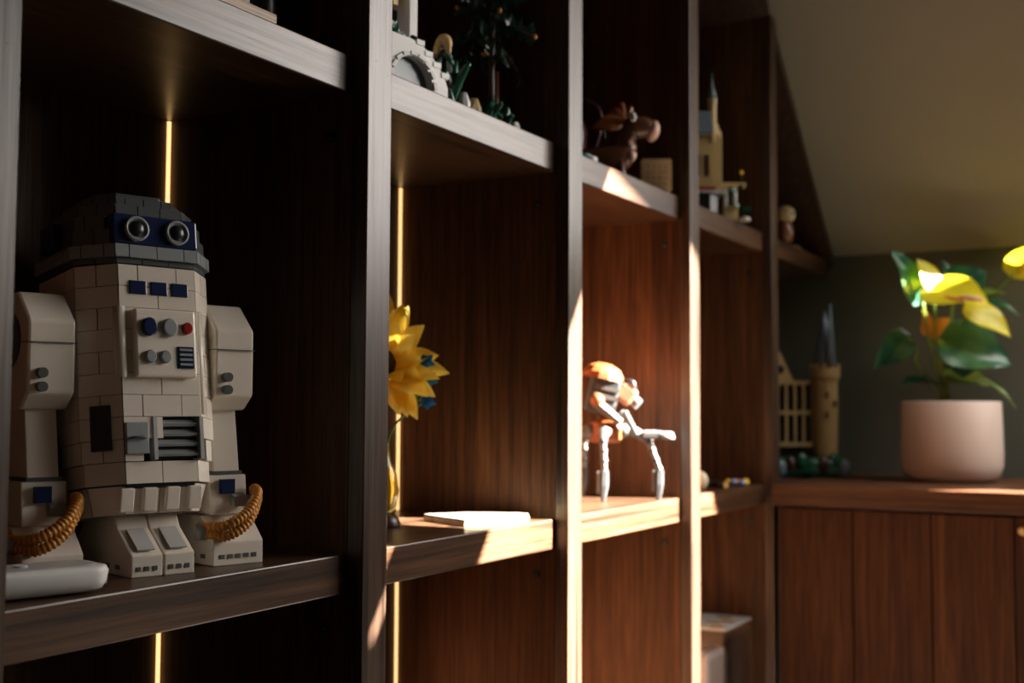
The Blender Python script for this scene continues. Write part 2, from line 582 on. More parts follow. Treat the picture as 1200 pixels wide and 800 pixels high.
def course(par, outer_, z0, z1, thick, segs, shift, mat, gap=0.0005, skip=None, shrink_top=1.0):
    """one ring of separate bricks round an octagon"""
    n_ = len(outer_)
    cx_ = max(abs(q[0]) for q in outer_)
    k_ = (cx_ - thick) / cx_
    for i in range(n_):
        P, Q = Vector(outer_[i]), Vector(outer_[(i + 1) % n_])
        L = (Q - P).length
        ns = segs[i % len(segs)]
        cuts = [0] + [min(0.95, max(0.05, (j + shift) / ns)) for j in range(1 if shift <= 0 else 0, ns)] + [1]
        cuts = sorted(set(round(c, 4) for c in cuts))
        for a, b_ in zip(cuts, cuts[1:]):
            a2, b2 = a + gap / L, b_ - gap / L
            if b2 - a2 < 0.02:
                continue
            p0, p1 = P.lerp(Q, a2), P.lerp(Q, b2)
            q0, q1 = P.lerp(Q, a2) * k_, P.lerp(Q, b2) * k_
            mid = (p0 + p1) / 2
            if skip and skip(mid.x, mid.y, (z0 + z1) / 2):
                continue
            mb_ = MB()
            pts = [p0, p1, q1, q0]
            vs_ = [(q.x, q.y, z0 + gap * 0.5) for q in pts] + [(q.x * shrink_top, q.y * shrink_top, z1 - gap * 0.5) for q in pts]
            mb_.add(vs_, [(3, 2, 1, 0), (4, 5, 6, 7), (0, 1, 5, 4), (1, 2, 6, 5), (2, 3, 7, 6), (3, 0, 4, 7)])
            mb_.build('brick', mat, par)


def yz(poly, x0, x1):
    """outline given as (y, z), extruded along x"""
    mtx = Matrix(((0, 0, 1), (1, 0, 0), (0, 1, 0)))
    return MB().prism(poly, x0, x1, mtx)


def xz(poly, y0, y1):
    """outline given as (x, z), extruded along y"""
    mtx = Matrix(((1, 0, 0), (0, 0, -1), (0, 1, 0)))
    return MB().prism([(a, b_) for a, b_ in poly], -y1, -y0, mtx)


# ------------------------------------------------------------------ toy robot of cream bricks
rb = empty('toy_robot', (0.235, 0.128, 0), R(-17.4))
tag(rb, 'large cream brick-built toy robot with stepped grey head, orange hoses and block fists', 'toy robot')
LEAN = R(-7.5)
TB = Vector((0.002, 0.000, 0.073))
body8 = octagon(0.066, 0.066, 0.028)
torso = MB().prism(octagon(0.057, 0.057, 0.024), -0.004, 0.198).build('torso', 'black', rb)
torso.location = TB
torso.rotation_euler = (LEAN, 0, 0)
hz = 0.0197
for k in range(10):
    f_ = {0: 0.93, 1: 0.97}.get(k, 1.0)
    course(torso, [(x * f_, y * f_) for x, y in body8], k * hz, (k + 1) * hz, 0.012, [2, 1], 0.5 if k % 2 else 0.0, 'cream',
           skip=lambda x, y, z: (y < -0.055 and x > -0.012 and 0.028 < z < 0.062))
# skirt of slanted blocks under the torso
for k in range(4):
    MB().box((-0.033 + k * 0.022, -0.0535, -0.013), (0.013, 0.010, 0.021), Matrix.Rotation(R(14), 3, 'X')).build('skirt_block', 'cream', torso, bevel=0.001)
course(torso, octagon(0.052, 0.050, 0.02), -0.026, -0.001, 0.012, [2, 1], 0.0, 'cream', shrink_top=1.12)
FR = 0.004      # front fittings sit this much nearer the slim torso
# chest plate with buttons, row of navy tiles
pt_ = MB().bounds(-0.030, 0.036, -0.0775, -0.069, 0.094, 0.156).build('chest_plate', 'cream', torso, bevel=0.002)
for (bx_, bz, r_, mt_) in ((-0.016, 0.139, 0.0085, 'navy'), (0.006, 0.139, 0.0085, 'mgrey'), (0.0255, 0.139, 0.0055, 'red'),
                           (-0.016, 0.112, 0.0060, 'mgrey'), (0.0000, 0.112, 0.0060, 'mgrey')):
    MB().lathe([(r_, 0), (r_, 0.003), (r_ * 0.8, 0.0042)], 18, (bx_, -0.0775, bz), Matrix.Rotation(R(90), 3, 'X')).build('button', mt_, torso)
MB().bounds(0.014, 0.032, -0.0785, -0.0772, 0.102, 0.122).build('dial_panel', 'navy', torso)
for k in range(4):
    MB().bounds(0.016, 0.030, -0.0797, -0.0784, 0.1045 + k * 0.0045, 0.1066 + k * 0.0045).build('dial_bar', 'mgrey', torso)
for k in range(3):
    MB().bounds(-0.031 + k * 0.023, -0.013 + k * 0.023, -0.0715, -0.0690, 0.170, 0.1825).build('chest_tile', 'navy', torso, bevel=0.0008)
MB().cyl((-0.041, -0.0665, 0.094), (-0.041, -0.0665, 0.158), 0.0062, 14).build('pipe', 'cream', torso)
MB().cyl((0.046, -0.0635, 0.062), (0.046, -0.0635, 0.158), 0.0052, 14).build('pipe', 'cream', torso)
# belly: square louvre and hatch
MB().bounds(-0.010, 0.042, -0.064, -0.060, 0.0215, 0.058).build('louvre_back', 'black', torso)
for k in range(4):
    MB().box((0.016, -0.0660, 0.0265 + k * 0.0090), (0.046, 0.0070, 0.0030), Matrix.Rotation(R(35), 3, 'X')).build('louvre_slat', 'mgrey', torso)
for x in (-0.0095, 0.0415):
    MB().bounds(x - 0.002, x + 0.002, -0.0715, -0.062, 0.0205, 0.0590).build('louvre_frame', 'lgrey', torso)
MB().bounds(-0.041, -0.017, -0.0725, -0.0690, 0.026, 0.054).build('hatch', 'mgrey', torso, bevel=0.001)
MB().tube(spline([(-0.036, -0.0725, 0.040), (-0.034, -0.0765, 0.040), (-0.024, -0.0765, 0.040), (-0.022, -0.0725, 0.040)], 4), 0.0014, 8).build('hatch_handle', 'grey', torso)
for o_ in torso.children:
    if o_.name.split('.')[0] in ('chest_plate', 'button', 'dial_panel', 'dial_bar', 'chest_tile', 'pipe', 'louvre_back', 'louvre_slat', 'louvre_frame', 'hatch', 'hatch_handle'):
        o_.location.y = FR
        o_.scale.x = 0.9
rot45 = Matrix.Rotation(R(-45), 3, 'Z')
MB().box((-0.0525, -0.0525, 0.050), (0.018, 0.003, 0.040), rot45).build('side_window', 'black', torso)
MB().box((-0.0665, 0.012, 0.034), (0.003, 0.020, 0.030)).build('side_window', 'black', torso)
for k in range(3):
    MB().bounds(-0.0666, -0.0658, -0.02 + k * 0.014, -0.011 + k * 0.014, 0.118, 0.121).build('side_slot', 'grey', torso)
# neck and head
hd = MB().prism(octagon(0.054, 0.053, 0.022), 0.0, 0.056).build('head', 'black', rb)
hd.location = TB + Matrix.Rotation(LEAN, 3, 'X') @ Vector((0, 0, 0.1985))
hd.rotation_euler = (LEAN, 0, 0)
layers = [(0.066, 0.000, 0.005, 0.010), (0.070, 0.005, 0.017, 0.012), (0.066, 0.017, 0.032, 0.012), (0.063, 0.032, 0.046, 0.012), (0.057, 0.046, 0.058, 0.020),
          (0.047, 0.058, 0.068, 0.026)]
for k, (r_, a, b_, th) in enumerate(layers):
    course(hd, octagon(r_, r_ * 0.97, r_ * 0.42), a, b_, th, [3, 2], 0.5 if k % 2 else 0.0, 'lgrey' if k == 1 and False else ('mgrey' if k == 1 else 'grey'),
           skip=(lambda x, y, z: y < -0.050 and abs(x) < 0.04) if k in (2, 3) else None)
MB().prism(octagon(0.036, 0.035, 0.014), 0.060, 0.0745).build('cap_plate', 'grey', hd, bevel=0.001)
for i in range(4):
    for j in range(4):
        if (i in (0, 3)) and (j in (0, 3)):
            continue
        MB().lathe([(0.0040, 0), (0.0040, 0.0030)], 12, (-0.0195 + i * 0.013, -0.0195 + j * 0.013, 0.0745)).build('stud', 'grey' if (i + j) % 3 else 'navy', hd)
vz = MB().bounds(-0.042, 0.042, -0.0675, -0.044, 0.0175, 0.0455).build('visor', 'navy', hd, bevel=0.002)
for x in (-0.020, 0.020):
    MB().lathe([(0.0115, 0), (0.0115, 0.004), (0.0095, 0.004), (0.0090, 0.0025), (0.0001, 0.0025)], 22, (x, -0.0675, 0.0315), Matrix.Rotation(R(90), 3, 'X')).build('eye_ring', 'mgrey', hd)
    MB().ball((x, -0.0695, 0.0315), (0.0078, 0.004, 0.0078)).build('eye_lens', 'black', hd)
for x in (-0.0700, 0.0700):
    MB().bounds(x - 0.004, x + 0.004, -0.014, 0.014, 0.020, 0.044).build('ear_block', 'navy', hd, bevel=0.001)
# arms: shoulder, strut, wrist, fist on the shelf
for sgn in (-1, 1):
    xc = 0.0895 * sgn - 0.002
    ang = [(0.047 * math.cos(R(22.5 + 45 * q)) + 0.004, 0.205 + 0.047 * math.sin(R(22.5 + 45 * q))) for q in range(8)]
    ang = [(y + 0.004, z) for y, z in ang]
    low = [(-0.036, 0.150), (0.044, 0.150)]
    prof = [ang[0], ang[1], ang[2], ang[3], (-0.036, 0.160), (-0.020, 0.146), (0.030, 0.146), (0.046, 0.170)]
    arm = yz(prof, xc - 0.021, xc + 0.021).build('arm', 'cream', rb, bevel=0.0025)
    ox = xc + sgn * 0.021
    MB().lathe([(0.025, 0), (0.025, 0.004), (0.019, 0.004), (0.018, 0.002), (0.0001, 0.002)], 24, (ox, 0.005, 0.206), Matrix.Rotation(R(90 * sgn), 3, 'Y')).build('shoulder_disc', 'grey', arm)
    for q in range(6):
        a_ = q * math.pi / 3
        MB().lathe([(0.0038, 0), (0.0038, 0.0035)], 12, (ox, 0.005 + 0.0105 * math.cos(a_), 0.206 + 0.0105 * math.sin(a_)), Matrix.Rotation(R(90 * sgn), 3, 'Y')).build('shoulder_stud', 'grey', arm)
    for z in (0.1775, 0.1655):
        MB().cyl((xc - 0.010, -0.034, z), (xc - 0.010, -0.043, z), 0.0045, 12).build('bolt', 'grey', arm)
    MB().bounds(xc - 0.0212, xc + 0.0212, -0.038, 0.047, 0.2035, 0.2043).build('seam', 'grey', arm)
    yz([(-0.014, 0.149), (0.026, 0.149), (0.018, 0.086), (-0.024, 0.086)], xc - 0.014, xc + 0.014).build('strut', 'cream', arm, bevel=0.001)
    MB().bounds(xc - 0.0155, xc + 0.0155, -0.026, 0.020, 0.084, 0.0875).build('strut_collar', 'grey', arm)
    yz([(-0.030, 0.046), (0.034, 0.046), (0.030, 0.084), (-0.026, 0.084)], xc - 0.020, xc + 0.020).build('wrist', 'cream', arm, bevel=0.0012)
    MB().bounds(xc - 0.010, xc + 0.004, -0.0335, -0.0275, 0.066, 0.080).build('wrist_tile', 'navy', arm)
    yz([(-0.036, 0.054), (-0.028, 0.054), (-0.027, 0.066), (-0.035, 0.064)], xc + 0.002, xc + 0.016).build('wrist_clip', 'mgrey', arm)
    MB().cyl((xc + 0.006, -0.030, 0.0595), (xc + 0.028, -0.030, 0.0595), 0.0045, 12).build('wrist_pin', 'mgrey', arm)
    fist = yz([(-0.048, 0.0), (0.052, 0.0), (0.052, 0.020), (0.030, 0.046), (-0.024, 0.046), (-0.048, 0.022)], xc - 0.027, xc + 0.027).build('fist', 'cream', arm, bevel=0.0012)
    for q in range(5):
        MB().bounds(xc - 0.020 + q * 0.0085, xc - 0.0145 + q * 0.0085, -0.0486, -0.0475, 0.0065, 0.0105).build('fist_slot', 'grey', arm)
    for q in range(4):
        MB().bounds(xc - 0.0276, xc - 0.0265, -0.034 + q * 0.018, -0.026 + q * 0.018, 0.0065, 0.0105).build('fist_slot', 'grey', arm)
    for q in range(2):
        pth = spline([(xc - 0.030, -0.030 + 0.004 * q, 0.031 + 0.004 * q), (xc - 0.016, -0.052, 0.028 + 0.010 * q), (xc + 0.006, -0.054, 0.040 + 0.010 * q),
                      (xc + 0.022, -0.044, 0.060 + 0.006 * q), (xc + 0.026, -0.032, 0.066 + 0.004 * q)], 26)
        MB().tube(pth, [0.0047 + 0.0007 * math.sin(i * 1.6) for i in range(len(pth))], 10).build('hose', 'orange', arm)
    MB().cyl((xc - 0.034, -0.028, 0.031), (xc - 0.026, -0.034, 0.031), 0.0075, 14).build('hose_socket', 'mgrey', arm)
# two short legs with boots in the middle
for sgn in (-1, 1):
    xc = 0.0155 * sgn - 0.002
    leg = MB().bounds(xc - 0.010, xc + 0.010, -0.030, 0.004, 0.040, 0.090).build('leg', 'lgrey', rb)
    yz([(-0.072, 0.0), (0.040, 0.0), (0.040, 0.024), (0.022, 0.046), (-0.006, 0.058), (-0.034, 0.058), (-0.044, 0.040), (-0.072, 0.019)], xc - 0.0148, xc + 0.0148).build('boot', 'cream', leg, bevel=0.0012)
    for q in range(3):
        MB().bounds(xc - 0.0105 + q * 0.0078, xc - 0.0060 + q * 0.0078, -0.0726, -0.0715, 0.0055, 0.0095).build('boot_slot', 'grey', leg)
    if sgn < 0:
        for q in range(4):
            MB().bounds(xc - 0.0153, xc - 0.0144, -0.050 + q * 0.020, -0.042 + q * 0.020, 0.0055, 0.0095).build('boot_slot', 'grey', leg)
    MB().box((xc, -0.0585, 0.0318), (0.0165, 0.028, 0.0015), Matrix.Rotation(R(36.5), 3, 'X')).build('boot_tile', 'lgrey', leg)
    MB().cyl((xc - 0.014, -0.030, 0.068), (xc + 0.014, -0.030, 0.068), 0.0062, 14).build('ankle_pin', 'cream', leg)

# ------------------------------------------------------------------ white hand-held gadget beside it
rm = empty('remote_control', (0.060, 0.068, 0.0), R(-17))
tag(rm, 'flat white remote with a notched rounded end lying by the toy robot', 'remote')


def rrect(hx, hy, r, n=6):
    out = []
    for cx_, cy_, a0 in ((hx - r, hy - r, 0), (-hx + r, hy - r, 90), (-hx + r, -hy + r, 180), (hx - r, -hy + r, 270)):
        for i in range(n + 1):
            a = R(a0 + 90 * i / n)
            out.append((cx_ + r * math.cos(a), cy_ + r * math.sin(a)))
    return out


mb = MB()
secs = [(0.060, 0.020, 0.012, 0.0015), (0.066, 0.026, 0.014, 0.004), (0.069, 0.029, 0.016, 0.010), (0.070, 0.030, 0.016, 0.018), (0.0685, 0.0285, 0.015, 0.0215), (0.066, 0.026, 0.014, 0.0222)]
rings_ = [[(x, y, z) for x, y in rrect(hx, hy, r_)] for hx, hy, r_, z in secs]
n_ = len(rings_[0])
for q in rings_:
    mb.v += q
for i in range(len(rings_) - 1):
    for j in range(n_):
        mb.f.append((i * n_ + j, i * n_ + (j + 1) % n_, (i + 1) * n_ + (j + 1) % n_, (i + 1) * n_ + j)); mb.sm.append(True)
mb.f.append(tuple(range(n_))[::-1]); mb.sm.append(False)
mb.f.append(tuple((len(rings_) - 1) * n_ + j for j in range(n_))); mb.sm.append(False)
mb.build('shell', 'white', rm)
MB().prism(rrect(0.060, 0.021, 0.010), 0.0215, 0.0230).build('face_plate', 'lgrey', rm)
MB().prism(rrect(0.005, 0.014, 0.004), 0.006, 0.0175, Matrix.Translation((0.0668, 0, 0))).build('end_notch', 'mgrey', rm)
for k in range(3):
    MB().lathe([(0.005, 0), (0.005, 0.0012)], 14, (-0.03 + k * 0.018, 0, 0.0230)).build('button', 'white', rm)

# ------------------------------------------------------------------ upper shelf, first bay
ZS = ZU + TS
dm = empty('display_model', (0.262, 0.120, ZS), 0)
tag(dm, 'black brick-built machine on a pale oak plinth on the upper shelf', 'model')
MB().bounds(-0.16, 0.060, -0.086, 0.08, 0.0, 0.016).build('plinth', 'oak', dm, bevel=0.0015)
bl = MB().bounds(-0.13, 0.050, -0.060, 0.06, 0.016, 0.11).build('hull', 'black', dm, bevel=0.002)
for k in range(5):
    MB().bounds(0.050, 0.055, -0.055 + k * 0.022, -0.040 + k * 0.022, 0.02, 0.105).build('rib', 'grey', bl)
for k in range(6):
    MB().bounds(-0.12 + k * 0.028, -0.10 + k * 0.028, -0.064, -0.060, 0.026, 0.10).build('rib', 'grey', bl)
pth = spline([(-0.10, -0.067, 0.03), (-0.03, -0.069, 0.034), (0.03, -0.069, 0.026), (0.054, -0.064, 0.05), (0.057, -0.05, 0.09)], 6)
MB().tube(pth, 0.0022, 8).build('pipe', 'grey', bl)
cn = empty('canister', (0.372, 0.105, ZS), 0)
tag(cn, 'black cylindrical canister behind the plinth on the upper shelf', 'canister')
MB().lathe([(0.022, 0), (0.024, 0.004), (0.024, 0.13), (0.02, 0.14), (0.0001, 0.14)], 24).build('barrel', 'black', cn)
MB().lathe([(0.0248, 0), (0.0248, 0.006)], 24, (0, 0, 0.07)).build('band', 'dbrown', cn)

# ------------------------------------------------------------------ upper shelf, second bay: bridge, figure, plants, tree
br = vobj('arched_bridge', (0.572, 0.060, ZS), 'white brick arched bridge with a slim pale tower on the upper shelf', 'toy building')
br.rotation_euler.z = R(-10)
br.scale = (1.3, 1.0, 1.05)
out = [(-0.075, 0.0), (-0.030, 0.0)]
for i in range(13):
    a = math.pi * (1 - i / 12)
    out.append((-0.002 + 0.026 * math.cos(a), 0.004 + 0.033 * math.sin(a)))
out += [(0.024, 0.0), (0.044, 0.0), (0.044, 0.012), (0.040, 0.022), (0.032, 0.034), (0.022, 0.044), (0.010, 0.052), (-0.005, 0.056), (-0.075, 0.058)]
deck = xz(out, -0.024, 0.030).build('arch', 'white', br)
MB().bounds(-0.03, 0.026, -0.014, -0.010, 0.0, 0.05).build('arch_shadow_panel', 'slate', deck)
for k in range(9):
    a = math.pi * (1 - (k + 0.5) / 9)
    MB().box((-0.002 + 0.0285 * math.cos(a), -0.0248, 0.004 + 0.0355 * math.sin(a)), (0.0085, 0.003, 0.004), Matrix.Rotation(-(a - math.pi / 2), 3, 'Y')).build('arch_stone', 'lgrey', deck)
for k in range(4):
    MB().box((0.040 - k * 0.011, -0.02, 0.026 + k * 0.0095), (0.010, 0.010, 0.006)).build('step', 'white', deck)
tw = MB().bounds(-0.052, -0.040, -0.012, 0.020, 0.056, 0.20).build('tower', 'white', br)
MB().bounds(0.002, 0.013, -0.012, 0.020, 0.056, 0.20).build('pillar', 'white', tw, bevel=0.001)
arch_ = [(-0.040, 0.105), (-0.040, 0.20), (0.002, 0.20), (0.002, 0.105)] + [(-0.019 + 0.021 * math.cos(R(q * 15)), 0.105 + 0.036 * math.sin(R(q * 15))) for q in range(1, 12)]
xz(arch_, -0.010, 0.000).build('window_arch', 'white', tw)
MB().bounds(-0.040, 0.002, 0.008, 0.012, 0.056, 0.095).build('window_base', 'black', tw)
MB().bounds(-0.012, -0.006, -0.004, 0.006, 0.096, 0.112).build('amber_pane', 'yel', tw)
for k in range(6):
    a = k * 1.05
    leaf_mesh((-0.028 + 0.006 * k, -0.014, 0.058), (-0.030 + 0.006 * k + 0.012 * math.cos(a), -0.020, 0.066 + 0.006 * math.sin(a)), 0.009, (0, -1, 0.3), 0.0, nu=6, nv=2).build('leaf', 'dgreen', br)
at_ = vobj('autumn_vine', (0.640, 0.118, ZS), 'red and orange autumn vine climbing behind the white tower', 'toy plant')
MB().tube(spline([(0, 0, 0), (-0.004, 0, 0.05), (0.003, 0, 0.10), (0.0, 0, 0.165)], 8), 0.002, 6).build('stem', 'dbrown', at_)
for k in range(26):
    z = 0.03 + 0.14 * random.random()
    w_ = 0.006 if z < 0.09 else 0.022
    x = random.uniform(-w_, w_) + 0.004
    a = random.uniform(0, 6.28)
    leaf_mesh((x, random.uniform(-0.01, 0.01), z), (x + 0.014 * math.cos(a), random.uniform(-0.012, 0.0), z + 0.014 * math.sin(a)), 0.012, (0.2, -1, 0.4), 0.0, nu=6, nv=2).build('leaf', 'aleaf', at_)
# small figure
fg = vobj('toy_figure', (0.652, 0.055, ZS), 'tiny toy figure with long blonde hair and dark cloak among the green plants', 'toy figure')
MB().lathe([(0.011, 0.0), (0.012, 0.012), (0.010, 0.030), (0.0085, 0.045), (0.004, 0.049)], 16, (0.004, 0, 0.008)).build('cloak', 'black', fg)
MB().ball((0.007, -0.001, 0.065), (0.0078, 0.0075, 0.0092)).build('head', 'pink', fg)
mb = MB()
mb.ball((0.0045, 0.0005, 0.069), (0.0095, 0.0092, 0.0085))
mb.tube(spline([(-0.001, -0.004, 0.068), (-0.004, -0.006, 0.058), (-0.0045, -0.006, 0.046)], 5), [0.0045] * 5 + [0.0048] * 4 + [0.002] * 2, 8)
mb.tube(spline([(-0.001, 0.005, 0.068), (-0.004, 0.006, 0.056), (-0.003, 0.006, 0.047)], 5), [0.0045] * 5 + [0.0048] * 4 + [0.002] * 2, 8)
mb.tube(spline([(0.009, -0.006, 0.068), (0.0105, -0.008, 0.058), (0.0095, -0.008, 0.048)], 5), [0.0035] * 9 + [0.002] * 2, 8)
mb.build('hair', 'blonde', fg)
MB().bounds(0.008, 0.0145, -0.010, 0.000, 0.030, 0.050).build('shirt', 'lgrey', fg, bevel=0.001)
for s_ in (-1, 1):
    MB().tube(spline([(0.004, s_ * 0.009, 0.050), (0.012, s_ * 0.012, 0.042), (0.015, s_ * 0.006, 0.038)], 4), 0.0032, 8).build('arm', 'dgreen', fg)
MB().bounds(-0.004, 0.012, -0.008, 0.008, -0.014, 0.009).build('base', 'grey', fg)
fg.location.z += 0.014


def toy_plant(loc, label, blades, seed, mat='dgreen', rock=None):
    rnd = random.Random(seed)
    t = vobj('toy_plant', loc, label, 'toy plant', 'green plastic plants on the upper shelf')
    t.scale = (1.25, 1.25, 1.25)
    for (dx, dz, wd) in blades:
        b0 = (rnd.uniform(-0.004, 0.004), rnd.uniform(-0.004, 0.004), 0.0)
        pth_ = spline([b0, (dx * 0.45, rnd.uniform(-0.006, 0.004), dz * 0.62), (dx, rnd.uniform(-0.01, 0.006), dz)], 5)
        MB().tube(pth_, [wd * (0.55 + 0.6 * math.sin(math.pi * min(0.97, i / (len(pth_) - 1)))) for i in range(len(pth_))], 6).build('leaf', mat, t)
    return t


toy_plant((0.622, 0.05, ZS), 'dark green plastic plant right of the white arch', [(-0.012, 0.036, 0.004), (0.008, 0.042, 0.005), (-0.004, 0.046, 0.005), (0.016, 0.030, 0.004)], 1)
toy_plant((0.660, 0.047, ZS), 'tallest green plastic plant with curved blades beside the toy figure', [(-0.010, 0.038, 0.005), (0.0, 0.034, 0.006), (0.020, 0.043, 0.0045), (0.006, 0.048, 0.005), (-0.004, 0.024, 0.006)], 2)
toy_plant((0.752, 0.047, ZS), 'low green plastic plant at the foot of the toy tree', [(-0.014, 0.018, 0.005), (0.006, 0.024, 0.005), (-0.004, 0.022, 0.005), (0.016, 0.020, 0.004)], 3)
toy_plant((0.795, 0.047, ZS), 'small green plastic plant at the end of the toy garden', [(-0.010, 0.020, 0.005), (0.004, 0.026, 0.005), (0.010, 0.016, 0.004)], 4)


def rock(loc, d, label, seed, mat='white'):
    rnd = random.Random(seed)
    mb_ = MB()
    h = d[2]
    pts = []
    for (z, k_) in ((0, 1.0), (h * 0.55, 0.85), (h, 0.45)):
        for i in range(7):
            a = i * 2 * math.pi / 7
            r_ = rnd.uniform(0.8, 1.1) * k_
            pts.append((d[0] / 2 * r_ * math.cos(a), d[1] / 2 * r_ * math.sin(a), z))
    fs_ = [tuple(range(7))[::-1], tuple(range(14, 21))]
    for l_ in range(2):
        for i in range(7):
            j = (i + 1) % 7
            fs_.append((l_ * 7 + i, l_ * 7 + j, l_ * 7 + 7 + j, l_ * 7 + 7 + i))
    mb_.add(pts, fs_)
    o_ = mb_.build('toy_rock', mat)
    o_.location = loc
    return tag(o_, label, 'toy rock', 'faceted toy rocks on the upper shelf')


rock((0.690, 0.044, ZS), (0.020, 0.018, 0.026), 'white faceted toy rock next to the tallest green plant', 11)
rock((0.716, 0.044, ZS), (0.026, 0.020, 0.024), 'beige sloped toy rock left of the toy tree', 12, 'tan')
rock((0.772, 0.052, ZS), (0.020, 0.018, 0.024), 'olive toy rock under the toy tree', 13, 'gpetal')
rock((0.822, 0.043, ZS), (0.022, 0.016, 0.016), 'white toy rock farthest along the toy garden', 14)

tr = vobj('toy_tree', (0.832, 0.088, ZS), 'brown trunked brick-built toy tree with dark green boughs and orange tips', 'toy tree')
tr.scale = (1.0, 1.0, 1.2)
trunk = MB().tube([(0, 0, 0), (0, 0, 0.07), (0.001, 0, 0.13), (0, 0, 0.22)], [0.0075, 0.0065, 0.0052, 0.004], 10).build('trunk', 'dbrown', tr)
MB().tube([(0.008, 0.002, 0), (0.0075, 0.002, 0.078)], 0.0042, 8).build('side_trunk', 'brown', trunk)
MB().lathe([(0.009, 0), (0.009, 0.006)], 12, (0, 0, 0.028)).build('trunk_ring', 'brown', trunk)
MB().tube(spline([(-0.001, -0.002, 0.068), (-0.010, -0.004, 0.080), (-0.014, -0.004, 0.098)], 6), 0.0016, 7).build('branch', 'brown', trunk)


def bough(x0, z0, x1, z1, y1, n_, tip=True, wid=0.006):
    bo = MB().tube([(x0, 0, z0), (x1, y1, z1)], 0.0018, 6).build('bough', 'dbrown', tr)
    for i in range(n_):
        t = (i + 0.6) / n_
        c = Vector((x0 + (x1 - x0) * t, y1 * t, z0 + (z1 - z0) * t))
        for s_ in (-1, 1):
            dv = Vector((random.uniform(-0.006, 0.006), random.uniform(-0.008, 0.004), s_ * wid * random.uniform(0.5, 1.2)))
            leaf_mesh(c, c + dv * 1.5, wid * 1.2, (0.2, -1, 0.5), 0.0, nu=5, nv=2).build('leaf', 'gtree', bo)
    if tip:
        MB().ball((x1, y1, z1), (0.0042, 0.004, 0.0034), 8).build('tip', 'orange', bo)


bough(0, 0.092, -0.050, 0.080, -0.004, 9, False)
bough(0, 0.098, 0.020, 0.092, -0.006, 4, False)
bough(0, 0.140, 0.060, 0.116, -0.01, 11, True, 0.008)
bough(0, 0.135, -0.060, 0.098, 0.004, 11, False, 0.009)
bough(0, 0.140, 0.012, 0.146, -0.012, 4, True, 0.010)
bough(0, 0.150, -0.045, 0.150, -0.006, 9, True, 0.009)
bough(0, 0.125, 0.048, 0.072, 0.03, 6, False, 0.006)
bough(0, 0.158, 0.050, 0.165, -0.004, 9, True, 0.009)
bough(0, 0.120, -0.010, 0.112, -0.02, 4, False, 0.010)
MB().ball((-0.008, -0.006, 0.097), (0.006, 0.004, 0.003), 8).build('fruit', 'orange', tr)

# ------------------------------------------------------------------ upper shelf, third bay
cr = vobj('moose_figure', (1.193, 0.105, ZS), 'shiny brown plastic moose figure with pale muzzle and white eye', 'toy animal')
mb = MB()
mb.tube(spline([(-0.020, 0.0, 0.030), (0.012, 0, 0.034), (0.040, 0, 0.040), (0.055, 0, 0.052), (0.054, 0, 0.070), (0.062, 0, 0.086), (0.080, 0, 0.088), (0.094, 0, 0.080)], 6),
        [0.006] + [0.024] * 8 + [0.024, 0.0235, 0.023, 0.0225, 0.022, 0.021, 0.020, 0.019, 0.018, 0.017, 0.016, 0.0155, 0.015, 0.0148, 0.0146, 0.0148, 0.015, 0.0155, 0.0165, 0.0175, 0.018, 0.0182, 0.0184, 0.0184, 0.0182, 0.018, 0.0178, 0.0176, 0.0172, 0.0168, 0.016, 0.014, 0.011, 0.007][:34], 14)
cr.scale = (1.05, 1.1, 1.06)
bodym = mb.build('body', 'brown', cr)
MB().ball((0.095, 0, 0.083), (0.011, 0.0175, 0.017), 14, Matrix.Rotation(R(15), 3, 'Y')).build('muzzle', 'pink', cr)
MB().ball((0.0625, -0.0165, 0.101), (0.0055, 0.004, 0.008), 10).build('eye', 'white', cr)
MB().ball((0.064, -0.0198, 0.100), (0.0022, 0.0016, 0.003), 8).build('pupil', 'black', cr)
leaf_mesh((0.050, -0.012, 0.094), (0.000, -0.020, 0.089), 0.030, (0.1, -1, 0.5), 0.0, nu=8, nv=4).build('ear', 'chestnut', cr, solid=0.003)
mb = MB()
for (a, b_, c) in ((0.046, 0.128, 0.0065), (0.034, 0.118, 0.0085), (0.062, 0.122, 0.0055), (0.024, 0.106, 0.0085)):
    mb.tube(spline([(0.052, 0.002, 0.094), ((0.052 + a) / 2, 0.002, 0.108), (a, 0.002, b_)], 4), [c, c, c * 1.1, c * 1.1, c, c, c * 0.9, c * 0.8, c * 0.5], 8)
mb.build('mane', 'chestnut', cr)
MB().ball((0.058, -0.010, 0.060), (0.0055, 0.006, 0.009), 10).build('throat', 'pink', cr)
MB().ball((0.060, -0.010, 0.042), (0.0085, 0.010, 0.010), 10).build('chest', 'pink', cr)
for (x, y) in ((0.042, -0.012), (0.046, 0.012), (-0.006, -0.012), (-0.006, 0.012)):
    MB().tube([(x, y, 0.034), (x + 0.002, y, 0.012), (x + 0.004, y, 0.0)], [0.0095, 0.0075, 0.0085], 10).build('leg', 'brown', cr)
sd = vobj('plum_satchel', (1.240, 0.158, ZS), 'plum coloured shiny bag behind the brown moose figure', 'bag')
bagp = MB()
bagp.tube(spline([(-0.030, 0, 0.0), (-0.026, 0, 0.05), (-0.018, 0, 0.09), (-0.010, 0, 0.12), (0.0, 0, 0.140)], 6), [0.030, 0.033, 0.035, 0.036, 0.037, 0.038, 0.038, 0.039, 0.04, 0.04, 0.04, 0.04, 0.039, 0.038, 0.037, 0.036, 0.034, 0.032, 0.03, 0.027, 0.024, 0.021, 0.016, 0.01, 0.004], 14)
bagp.build('pouch', 'plum', sd)
MB().tube(spline([(0.030, -0.012, 0.060), (0.042, -0.014, 0.10), (0.040, -0.014, 0.138), (0.016, -0.012, 0.156)], 6), 0.0022, 8).build('strap', 'plum', sd)
